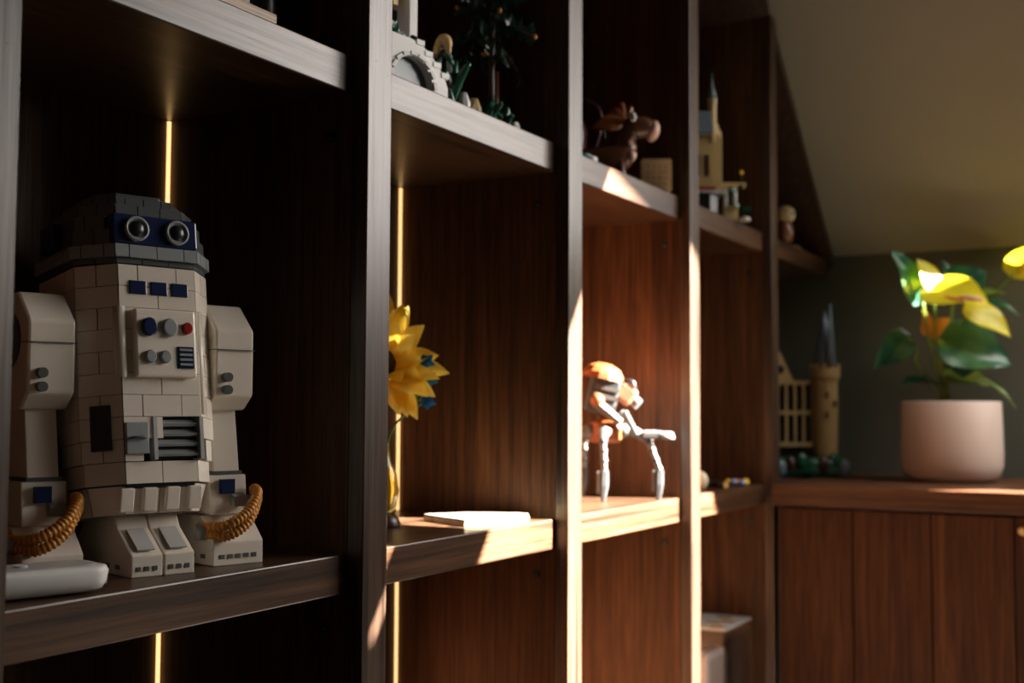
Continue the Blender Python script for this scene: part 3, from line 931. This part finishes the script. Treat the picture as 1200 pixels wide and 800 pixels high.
MB().tube(spline([(0.040, -0.010, 0.140), (0.047, -0.010, 0.11), (0.050, -0.010, 0.085)], 6), 0.0012, 6).build('cord', 'black', sd)
tl = vobj('teal_tin', (1.058, 0.060, ZS), 'flat teal tin with a rounded silver rim at the shelf edge', 'tin')
MB().prism(rrect(0.038, 0.020, 0.018), 0.0, 0.014, Matrix.Translation((-0.012, 0, 0))).build('tray', 'lgrey', tl, bevel=0.002)
MB().prism(rrect(0.030, 0.0155, 0.014), 0.014, 0.018, Matrix.Translation((-0.014, 0, 0))).build('lid', 'teal', tl, bevel=0.001)
bi = vobj('scalloped_biscuit', (1.29, 0.068, ZS), 'tan biscuit shaped block with scalloped edges standing upright', 'biscuit')
pts = []
hw, hh = 0.024, 0.026
N = 7
for i in range(N * 6):
    pts.append((-hw + 2 * hw * i / (N * 6), -hh - 0.0026 * abs(math.sin(math.pi * i / 6))))
for i in range(N * 6):
    pts.append((hw + 0.0026 * abs(math.sin(math.pi * i / 6)), -hh + 2 * hh * i / (N * 6)))
for i in range(N * 6):
    pts.append((hw - 2 * hw * i / (N * 6), hh + 0.0026 * abs(math.sin(math.pi * i / 6))))
for i in range(N * 6):
    pts.append((-hw - 0.0026 * abs(math.sin(math.pi * i / 6)), hh - 2 * hh * i / (N * 6)))
xz([(x + 0.034, z + 0.0276) for x, z in pts], -0.006, 0.006).build('slab', 'biscuit', bi)
for i in range(4):
    for j in range(4):
        MB().lathe([(0.0012, 0), (0.0012, 0.0004)], 8, (0.034 - 0.015 + i * 0.010, -0.006, 0.0126 + j * 0.010), Matrix.Rotation(R(90), 3, 'X')).build('dimple', 'brown', bi)

# ------------------------------------------------------------------ upper shelf, fourth bay: pale castle
c4 = vobj('toy_castle', (1.62, 0.09, ZS), 'tan brick toy castle with a thin spire and blue grey roof on the upper shelf', 'toy castle')
bs = MB().prism([(-0.05, -0.03), (0.030, -0.03), (0.048, -0.01), (0.046, 0.03), (-0.05, 0.03)], 0.0, 0.048).build('rock_base', 'black', c4, bevel=0.004)
MB().bounds(-0.05, 0.056, -0.032, 0.032, 0.048, 0.053).build('deck', 'lgrey', c4)
MB().bounds(-0.048, 0.040, -0.028, 0.02, 0.053, 0.060).build('terrace', 'red', c4)
kp = MB().bounds(-0.05, 0.040, -0.010, 0.028, 0.060, 0.165).build('keep', 'tan', c4)
for k in range(5):
    MB().bounds(-0.046 + k * 0.017, -0.038 + k * 0.017, -0.0112, -0.0095, 0.085, 0.125).build('keep_window', 'dbrown', kp)
MB().bounds(0.040, 0.056, -0.006, 0.016, 0.053, 0.160).build('buttress', 'tan', c4, bevel=0.001)
MB().lathe([(0.009, 0), (0.009, 0.012), (0.006, 0.016), (0.002, 0.03)], 12, (0.048, 0.005, 0.160)).build('buttress_cap', 'tan', c4)
MB().prism([(-0.05, 0.0), (0.036, 0.0), (0.030, 0.042), (-0.05, 0.042)], -0.012, 0.026, Matrix.Translation((0, 0, 0.165)) @ Matrix.Rotation(R(90), 4, 'X')).build('roof', 'slate', c4)
tu = MB().lathe([(0.006, 0), (0.008, 0.02), (0.008, 0.075), (0.0095, 0.08), (0.0095, 0.086)], 14, (0.037, -0.008, 0.150)).build('turret', 'tan', c4)
MB().lathe([(0.0095, 0), (0.0055, 0.014), (0.0025, 0.03), (0.0003, 0.055)], 14, (0.037, -0.008, 0.236)).build('spire', 'slate', c4)
g4 = vobj('toy_gatehouse', (1.655, 0.052, ZS), 'small tan and grey toy gatehouse with green plants before the pale castle', 'toy building')
MB().bounds(0.010, 0.038, -0.008, 0.010, 0.0, 0.028).build('plinth', 'tan', g4, bevel=0.001)
for x in (0.015, 0.033):
    MB().cyl((x, -0.002, 0.028), (x, -0.002, 0.066), 0.0045, 12).build('column', 'lgrey', g4)
MB().bounds(0.008, 0.054, -0.010, 0.010, 0.066, 0.074).build('lintel', 'tan', g4)
MB().cyl((0.046, -0.004, 0.074), (0.046, -0.004, 0.092), 0.0012, 8).build('lamp_post', 'black', g4)
MB().ball((0.046, -0.004, 0.095), 0.0045, 10).build('lamp_globe', 'yel', g4)
for (x, z, sx) in ((0.034, 0.055, -1), (0.044, 0.020, 1), (0.040, 0.026, -1), (0.052, 0.018, 1), (0.036, 0.062, 1)):
    leaf_mesh((x, -0.010, z), (x + 0.012 * sx, -0.014, z + 0.006), 0.011, (0, -1, 0.6), 0.0, nu=6, nv=2).build('leaf', 'dgreen', g4)
MB().lathe([(0.012, 0), (0.010, 0.006), (0.0001, 0.010)], 10, (0.052, -0.004, 0.0)).build('stone', 'lgrey', g4)

# ------------------------------------------------------------------ upper shelf, last bay
ow = vobj('owl_figure', (2.015, 0.055, ZS), 'round tan owl figure with one big eye peeping past the last upright', 'figurine')
MB().lathe([(0.010, 0.0), (0.018, 0.010), (0.020, 0.028), (0.016, 0.042), (0.014, 0.05)], 18, (0.030, 0, 0)).build('body', 'brown', ow)
MB().ball((0.032, 0, 0.064), 0.021, 16).build('head', 'tan', ow)
MB().ball((0.0405, -0.0175, 0.064), (0.0085, 0.006, 0.0095), 12).build('eye_disc', 'ivory', ow)
MB().ball((0.0425, -0.0222, 0.064), (0.004, 0.003, 0.0045), 10).build('pupil', 'black', ow)
ob_ = MB().bounds(0, 0.030, 0, 0.022, 0, 0.026).build('wooden_block', 'rust', bevel=0.002)
ob_.location = (2.03, 0.028, ZS + 0.0001)
tag(ob_, 'orange wooden block beside the owl figure', 'toy block')
sh = MB().lathe([(0.014, 0), (0.017, 0.004), (0.012, 0.010), (0.005, 0.014), (0.0001, 0.015)], 16).build('pale_shell', 'tan')
sh.location = (2.16, 0.045, ZS)
tag(sh, 'pale seashell at the far end of the upper shelf', 'shell')

# ------------------------------------------------------------------ middle shelf, second bay: vase with flowers, paper
va = empty('flower_vase', (0.682, 0.155, 0), VY)
tag(va, 'slim amber glass vase holding the sunflower behind the second upright', 'vase')
MB().lathe([(0.012, 0.018), (0.018, 0.026), (0.0205, 0.045), (0.018, 0.066), (0.010, 0.082), (0.0075, 0.100), (0.0085, 0.106)], 24).build('bulb', 'amber', va)
MB().lathe([(0.022, 0), (0.024, 0.004), (0.020, 0.012), (0.012, 0.019)], 24).build('foot', 'dbrown', va)
sf = empty('sunflower', (0.682, 0.155, 0.03), VY)
tag(sf, 'yellow silk sunflower with pointed petals standing in the vase', 'flower')
HC = Vector((-0.004, -0.016, 0.176))
MB().tube(spline([(0, 0, 0.0), (-0.002, 0, 0.08), (-0.005, 0.004, 0.14), HC + Vector((-0.004, 0.012, -0.004))], 6), 0.003, 8).build('stem', 'gpetal', sf)
fdir = Vector((0.35, -0.80, 0.28)).normalized()
fa = fdir.cross(Vector((0, 0, 1))).normalized()
fb = fa.cross(fdir)
MB().ball(HC, (0.024, 0.024, 0.010), 16, fdir.to_track_quat('Z', 'Y').to_matrix()).build('disc', 'dbrown', sf)
for ring, (cnt, L0, tilt, off) in enumerate(((15, 0.068, 0.10, 0.0), (13, 0.064, 0.45, 0.2), (10, 0.050, 0.85, 0.1))):
    for k in range(cnt):
        a = 2 * math.pi * (k + off) / cnt + random.uniform(-0.1, 0.1)
        rd = fa * math.cos(a) + fb * math.sin(a)
        tl_ = tilt + random.uniform(-0.15, 0.15)
        dv = (rd * math.cos(tl_) + fdir * math.sin(tl_)).normalized()
        b0 = HC + rd * 0.016
        L = L0 * random.uniform(0.85, 1.12)
        leaf_mesh(b0, b0 + dv * L, 0.030 * random.uniform(0.8, 1.1), fdir + rd * 0.2, 0.0, 0.3, random.uniform(-0.15, 0.2), 9, 4).build('petal', 'petal', sf)
for k in range(7):
    a = 2 * math.pi * k / 7 + 0.3
    rd = fa * math.cos(a) + fb * math.sin(a)
    b0 = HC - fdir * 0.012 + rd * 0.008
    leaf_mesh(b0, b0 + rd * 0.070 - fdir * 0.010, 0.034, fdir, 0.0, 0.2, 0.1, 8, 4).build('sepal', 'gpetal', sf)
bf = empty('blue_flower', (0.682, 0.155, 0.03), VY)
tag(bf, 'sprig of small blue flowers tucked behind the sunflower', 'flower')
MB().tube(spline([(0.002, 0.004, 0.0), (0.006, 0.008, 0.08), (0.030, 0.0, 0.115), (0.052, -0.012, 0.135)], 6), 0.0016, 6).build('stem', 'gpetal', bf)
for (x, z) in ((0.054, 0.128), (0.056, 0.155), (0.052, 0.178)):
    MB().tube(spline([(0.030, 0.0, 0.115), (0.044, -0.006, (z + 0.115) / 2), (x, -0.012, z)], 5), 0.001, 6).build('stem', 'gpetal', bf)
    for q in range(5):
        a = q * 1.257 + x * 40
        dv = Vector((math.cos(a) * 0.010 + 0.004, -0.003, math.sin(a) * 0.010))
        leaf_mesh((x, -0.012, z), Vector((x, -0.012, z)) + dv, 0.009, (0.3, -1, 0), 0.0, 0.2, 0.1, 6, 2).build('petal', 'bpetal', bf)

pa = empty('paper_pad', (0.803, 0.108, 0), 0)
tag(pa, 'rough cream handmade paper pad lying on the sunlit middle shelf', 'paper')
quad = [(0.785, 0.160), (0.737, 0.066), (0.868, 0.045), (0.876, 0.105)]
quad = [(x - 0.803, y - 0.108) for x, y in quad]
edge = []
for i in range(4):
    P, Q = Vector(quad[i]), Vector(quad[(i + 1) % 4])
    for k in range(12):
        nv = (Q - P).orthogonal().normalized()
        edge.append(tuple(P.lerp(Q, k / 12) + nv * random.uniform(-0.0008, 0.0008)))
MB().prism(edge, 0.0001, 0.0055).build('cover', 'tan', pa)
MB().prism([(x * 0.985, y * 0.985) for x, y in edge], 0.0055, 0.0085).build('sheet', 'paper', pa)

# ------------------------------------------------------------------ middle shelf, third bay: grey and orange walker
wk = vobj('toy_walker', (1.255, 0.128, 0), 'grey and orange brick toy walker with thin jointed legs in the sunlit bay', 'toy robot')
hipz = 0.112
MB().lathe([(0.022, 0), (0.030, 0.006), (0.032, 0.024), (0.026, 0.034), (0.014, 0.038)], 12, (0.018, 0, hipz - 0.018), None, False).build('hip_drum', 'rust2', wk)
tb = MB().box((0.012, 0, 0.172), (0.050, 0.050, 0.060), Matrix.Rotation(R(14), 3, 'Y')).build('torso', 'grey2', wk, bevel=0.004)
MB().bounds(0.004, 0.030, -0.012, 0.012, 0.126, 0.150).build('waist', 'brown', wk, bevel=0.002)
for k in range(3):
    MB().box((0.013 + k * 0.003, -0.0265, 0.156 + k * 0.014), (0.040, 0.004, 0.007), Matrix.Rotation(R(14), 3, 'Y')).build('vent', 'mgrey2', tb)
MB().lathe([(0.036, 0), (0.034, 0.010), (0.026, 0.020), (0.012, 0.026), (0.0001, 0.027)], 14, (0.012, 0, 0.200), Matrix.Rotation(R(12), 3, 'Y'), False).build('shell', 'rust2', wk)
hdw = MB().box((0.050, -0.004, 0.176), (0.034, 0.036, 0.030), Matrix.Rotation(R(38), 3, 'Y')).build('head', 'pink2', wk, bevel=0.005)
MB().cyl((0.060, -0.010, 0.168), (0.072, -0.014, 0.157), 0.0095, 14).build('lens', 'mgrey2', wk)
MB().tube(spline([(0.046, -0.018, 0.198), (0.060, -0.020, 0.196), (0.066, -0.020, 0.184)], 5), 0.0025, 8).build('cable', 'black', wk)
for s_ in (-1, 1):
    ya_ = 0.030 * s_
    arm = MB().tube([(0.000, ya_, 0.160), (0.040, ya_ * 1.05, 0.128)], [0.0085, 0.0070], 6, False).build('arm', 'mgrey2', wk)
    MB().ball((0.002, ya_, 0.164), 0.012, 10).build('shoulder', 'rust2', arm)
    MB().tube([(0.046, ya_, 0.146), (0.066, ya_ * 0.9, 0.108), (0.078, ya_ * 0.9, 0.106)], [0.006, 0.006, 0.0055], 8).build('elbow', 'grey', arm)
    MB().box((0.092, ya_ * 0.9, 0.108), (0.034, 0.015, 0.013)).build('forearm', 'mgrey2', arm, bevel=0.003)
    for q in (-1, 0, 1):
        MB().bounds(0.101, 0.109, ya_ * 0.9 + q * 0.0055 - 0.002, ya_ * 0.9 + q * 0.0055 + 0.002, 0.1035 + 0.003 * q, 0.1125 + 0.003 * q).build('claw_joint', 'grey2', arm)
        MB().tube([(0.106, ya_ * 0.9 + q * 0.005, 0.108 + 0.003 * q), (0.128, ya_ * 0.9 + q * 0.007, 0.106 + 0.003 * q)], [0.0042, 0.003], 6).build('claw', 'lgrey2', arm)
for q, (kx, ky, fx, fy) in enumerate(((0.010, -0.046, 0.012, -0.052), (0.088, -0.012, 0.106, -0.014), (-0.050, -0.020, -0.066, -0.026), (-0.014, 0.052, -0.014, 0.060))):
    r0 = Vector((0.018 + (kx - 0.018) * 0.42, ky * 0.62, hipz + 0.002))
    kn = Vector((kx, ky, 0.098))
    an = Vector((fx, fy, 0.050))
    lg = MB().tube([r0, r0.lerp(kn, 0.5) + Vector((0, 0, 0.006)), kn], [0.0075, 0.0085, 0.0065], 8, False).build('leg', 'mgrey2', wk)
    MB().ball(r0, 0.012, 10).build('hip_joint', 'mgrey2', lg)
    MB().ball(kn, 0.0078, 10).build('knee', 'grey2', lg)
    for t_ in (0.28, 0.62):
        c_ = kn.lerp(an, t_)
        MB().cyl(c_, c_ + (an - kn).normalized() * 0.005, 0.0068, 10).build('shin_band', 'grey2', lg)
    MB().tube([kn, an], [0.0058, 0.0050], 8, False).build('shin', 'lgrey2', lg)
    MB().tube([an, (fx - 0.001, fy, 0.026), (fx - 0.002, fy, 0.0)], [0.0072, 0.0080, 0.0035], 6, False).build('foot', 'grey2', lg)
    MB().bounds(fx - 0.0115, fx - 0.0075, fy - 0.005, fy + 0.005, 0.014, 0.050).build('foot_guard', 'lgrey2', lg)

# ------------------------------------------------------------------ middle shelf, fourth bay
bl_ = MB().ball((0, 0, 0.0175), (0.0160, 0.0160, 0.0185), 20).build('ivory_egg', 'ivory')
bl_.location = (1.562, 0.057, 0.0011)
bl_.location.z = 0.0012
tag(bl_, 'smooth ivory egg just behind the sunlit fourth upright', 'egg')
pn = vobj('pocket_torch', (1.655, 0.055, 0), 'short black pocket torch with brass end lying on the middle shelf', 'torch')
MB().cyl((-0.012, 0.030, 0.0072), (0.012, -0.010, 0.0072), 0.0068, 14).build('tube', 'black', pn)
MB().cyl((0.012, -0.010, 0.0072), (0.014, -0.0135, 0.0072), 0.0058, 14).build('cap', 'gold', pn)
bd = vobj('bead_toy', (1.735, 0.042, 0), 'little toy caterpillar of coloured beads near the shelf corner', 'toy')
for k, (mt_, x, y, r_) in enumerate((('yel', -0.016, 0.012, 0.0070), ('blue', -0.007, 0.006, 0.0072), ('rust', 0.001, 0.012, 0.0070), ('blue', 0.008, -0.002, 0.0066), ('yel', 0.017, 0.004, 0.0078), ('red', 0.010, 0.012, 0.006))):
    MB().ball((x, y, r_), r_, 12).build('bead', mt_, bd)
MB().tube(spline([(-0.016, 0.012, 0.007), (-0.007, 0.006, 0.0072), (0.001, 0.012, 0.007), (0.010, 0.012, 0.006), (0.017, 0.004, 0.0078), (0.008, -0.002, 0.0066)], 4), 0.001, 6).build('string', 'white', bd)

# ------------------------------------------------------------------ lower shelf, fourth bay: clear display box
ZL = -(ZU + TS)
db = empty('display_box', (1.742, 0.10, ZL), 0)
tag(db, 'clear acrylic display box with printed lid holding a white rounded card case', 'display box')
h_ = 0.243
for (x0, x1, y0, y1) in ((-0.078, 0.078, -0.055, -0.053), (-0.078, 0.078, 0.053, 0.055), (-0.078, -0.076, -0.053, 0.053), (0.076, 0.078, -0.053, 0.053)):
    MB().bounds(x0, x1, y0, y1, 0.0, h_).build('pane', 'acrylic', db)
MB().bounds(-0.080, 0.080, -0.057, 0.057, h_, h_ + 0.0055).build('lid', 'lgrey', db, bevel=0.0008)
for k in range(6):
    MB().bounds(-0.07 + k * 0.022, -0.055 + k * 0.022, -0.045 + 0.01 * (k % 3), -0.02 + 0.012 * (k % 3), h_ + 0.0054, h_ + 0.0058).build('lid_print', ('red', 'yel', 'slate')[k % 3], db)
MB().bounds(-0.072, 0.072, -0.05, 0.05, 0.0003, 0.004).build('base', 'black', db)
cc = empty('card_case', (1.742, 0.10, ZL + 0.0042), 0)
tag(cc, 'white rounded plastic case standing inside the clear display box', 'case')
mtx = Matrix.Rotation(R(90), 4, 'X')
MB().prism([(x - 0.010, y + 0.095) for x, y in rrect(0.055, 0.095, 0.016)], -0.014, 0.014, mtx).build('case_body', 'white', cc, bevel=0.003)
MB().prism([(x - 0.010, y + 0.095) for x, y in rrect(0.042, 0.080, 0.010)], 0.014, 0.0152, mtx).build('case_front', 'lgrey', cc)

# ------------------------------------------------------------------ counter: dark castle and potted plant
c5 = vobj('stone_castle', (2.17, 0.0, 0.0), 'mustard brick toy castle with a round tower and blue cone on the counter', 'toy castle')
MB().prism([(-0.11, -0.03), (-0.02, -0.04), (0.05, -0.035), (0.075, 0.0), (0.05, 0.03), (-0.11, 0.03)], 0.0005, 0.045).build('rock_base', 'dgreen', c5, bevel=0.012)
for k in range(7):
    x = -0.09 + k * 0.024
    MB().ball((x, -0.034 + 0.006 * (k % 2), 0.020 + 0.008 * (k % 3)), (0.016, 0.012, 0.022), 7).build('boulder', ('slate', 'dbrown', 'dgreen')[k % 3], c5)
tw5 = MB().lathe([(0.025, 0.020), (0.027, 0.09), (0.027, 0.215), (0.033, 0.226), (0.033, 0.245), (0.0001, 0.245)], 20, (0.020, -0.004, 0), None, False).build('tower', 'tan', c5)
for k in range(10):
    a = k * 2 * math.pi / 10
    MB().box((0.020 + 0.030 * math.cos(a), -0.004 + 0.030 * math.sin(a), 0.250), (0.007, 0.010, 0.011), Matrix.Rotation(a, 3, 'Z')).build('merlon', 'tan', tw5)
for (x, z) in ((0.016, 0.185), (0.016, 0.140), (0.034, 0.165)):
    MB().box((x, -0.031, z), (0.006, 0.004, 0.014)).build('tower_window', 'black', tw5)
MB().lathe([(0.027, 0.246), (0.018, 0.295), (0.008, 0.35), (0.001, 0.378)], 18, (0.020, -0.004, 0)).build('cone_roof', 'slate', c5)
MB().lathe([(0.012, 0.25), (0.006, 0.33), (0.0012, 0.392)], 10, (0.026, -0.03, 0)).build('small_spire', 'slate', c5)
MB().bounds(-0.115, -0.006, 0.006, 0.030, 0.045, 0.215).build('hall', 'black', c5)
for k in range(6):
    MB().bounds(-0.110 + k * 0.0195, -0.104 + k * 0.0195, -0.002, 0.006, 0.075, 0.210).build('pillar', 'tan', c5)
for z in (0.068, 0.140, 0.208):
    MB().bounds(-0.115, -0.006, -0.004, 0.008, z, z + 0.010).build('cornice', 'tan', c5)
xz([(-0.115, 0.218), (-0.052, 0.218), (-0.083, 0.285)], -0.002, 0.012).build('gable', 'tan', c5)
MB().lathe([(0.010, 0), (0.010, 0.003)], 16, (-0.083, -0.0015, 0.243), Matrix.Rotation(R(90), 3, 'X')).build('rose_window', 'black', c5)

pp = empty('potted_anthurium', (2.15, -0.295, 0.0), VY)
tag(pp, 'potted anthurium with yellow flowers in a pale clay pot on the counter', 'plant')
pot = MB().lathe([(0.070, 0.0005), (0.084, 0.003), (0.097, 0.014), (0.1035, 0.034), (0.1045, 0.060), (0.1020, 0.168), (0.1000, 0.1705), (0.0960, 0.169), (0.0965, 0.140)], 48).build('pot', 'pot', pp)
MB().lathe([(0.096, 0.150), (0.05, 0.156), (0.0001, 0.158)], 32).build('soil', 'soil', pp)


def px(u, v, y=0.0):
    return Vector(((u - 1115.7) / 548, y, (563.9 - v) / 548))


def stem(pts_, r_=0.0026, mat='young'):
    MB().tube(spline(pts_, 8), r_, 8).build('stem', mat, pp)


root_ = Vector((-0.015, 0, 0.155))
UPN = (0.1, -0.6, 0.8)
# (base u,v,y) (tip u,v,y) width normal material
leaves = [
    ((1080, 350, 0.00), (1050, 292, -0.03), 0.060, (0.45, -0.85, 0.2), 'leaf', 0.3),
    ((1132, 338, 0.05), (1166, 312, 0.03), 0.080, (-0.2, -0.9, 0.45), 'leaf', 0.3),
    ((1128, 336, 0.05), (1126, 296, 0.07), 0.030, (0.4, -0.8, 0.2), 'leaf', 0.1),
    ((1072, 394, 0.04), (1029, 430, 0.01), 0.055, (0.5, -0.7, 0.5), 'leaf', 0.3),
    ((1101, 447, 0.02), (1054, 446, -0.02), 0.050, (0.0, -0.35, 0.95), 'leaf', 0.2),
    ((1106, 402, -0.04), (1172, 424, -0.08), 0.105, (-0.15, -0.8, 0.6), 'leaf', 0.5),
    ((1120, 432, -0.03), (1112, 440, -0.09), 0.060, (0.0, -0.4, 0.9), 'leaf', 0.3),
    ((1110, 436, 0.00), (1152, 448, -0.05), 0.060, (0.1, -0.7, 0.7), 'young', 0.2),
    ((1146, 438, -0.02), (1183, 473, -0.06), 0.016, (0.5, -0.5, 0.6), 'young', 0.0),
    ((1150, 420, 0.03), (1182, 418, 0.0), 0.040, (0.0, -0.5, 0.8), 'leaf', 0.2),
    ((1160, 345, 0.06), (1205, 362, 0.02), 0.040, (0.0, -0.4, 0.9), 'leaf', 0.2),
]
for (bs_, tp, wd, nn_, mt_, ht) in leaves:
    leaf_mesh(px(*bs_), px(*tp), wd * 1.25, nn_, ht, 0.22, 0.12, 14, 8).build('leaf', mt_, pp)
# spathes and spadices
spathes = [
    ((1090, 340, -0.03), (1138, 352, -0.11), 0.100, (-0.35, -0.45, 0.85), 'spathe', 0.5),
    ((1096, 338, -0.02), (1079, 302, -0.02), 0.050, (0.3, -0.8, 0.4), 'spathe', 0.2),
    ((1128, 362, -0.06), (1168, 392, -0.10), 0.060, (-0.3, -0.5, 0.8), 'spathe', 0.4),
    ((1178, 338, 0.03), (1148, 342, -0.02), 0.042, (0.0, -0.4, 0.9), 'young', 0.3),
    ((1192, 320, 0.0), (1212, 285, -0.02), 0.055, (-0.5, -0.7, 0.4), 'spathe', 0.3),
    ((1098, 392, 0.02), (1114, 372, 0.0), 0.042, (-0.2, -0.9, 0.3), 'ospathe', 0.3),
    ((1094, 390, 0.02), (1088, 362, 0.0), 0.030, (0.2, -0.9, 0.3), 'ospathe', 0.2),
]
for (bs_, tp, wd, nn_, mt_, ht) in spathes:
    leaf_mesh(px(*bs_), px(*tp), wd * 1.25, nn_, ht, 0.15, 0.15, 14, 8).build('spathe', mt_, pp)
for (a, b_, mt_) in (((1093, 349, -0.05), (1112, 356, -0.10), 'rust'), ((1110, 352, -0.09), (1128, 357, -0.13), 'pink'), ((1196, 318, -0.01), (1204, 300, -0.03), 'yel')):
    MB().tube([px(*a), px(*a).lerp(px(*b_), 0.5), px(*b_)], [0.0048, 0.0056, 0.0030], 10).build('spadix', mt_, pp)
for ends in ([(1084, 352, 0.0), (1092, 400, 0.0), (1102, 440, 0.0)], [(1092, 345, -0.03), (1096, 400, -0.02), (1105, 445, 0.0)], [(1130, 364, -0.06), (1120, 400, 0.0), (1110, 440, 0.0)],
             [(1178, 338, 0.03), (1150, 375, 0.03), (1128, 410, 0.02), (1112, 450, 0.0)], [(1192, 320, 0.0), (1172, 345, 0.02), (1140, 390, 0.04), (1116, 445, 0.02)],
             [(1074, 393, 0.04), (1084, 410, 0.04), (1080, 425, 0.02), (1100, 458, 0.0)], [(1132, 338, 0.05), (1122, 390, 0.03), (1112, 450, 0.01)], [(1096, 392, 0.02), (1102, 430, 0.01), (1106, 455, 0.0)],
             [(1106, 402, -0.04), (1100, 430, -0.02), (1104, 455, 0.0)]):
    stem([px(*e) for e in ends] + [root_ + Vector((random.uniform(-0.01, 0.02), random.uniform(-0.01, 0.01), -0.004))])
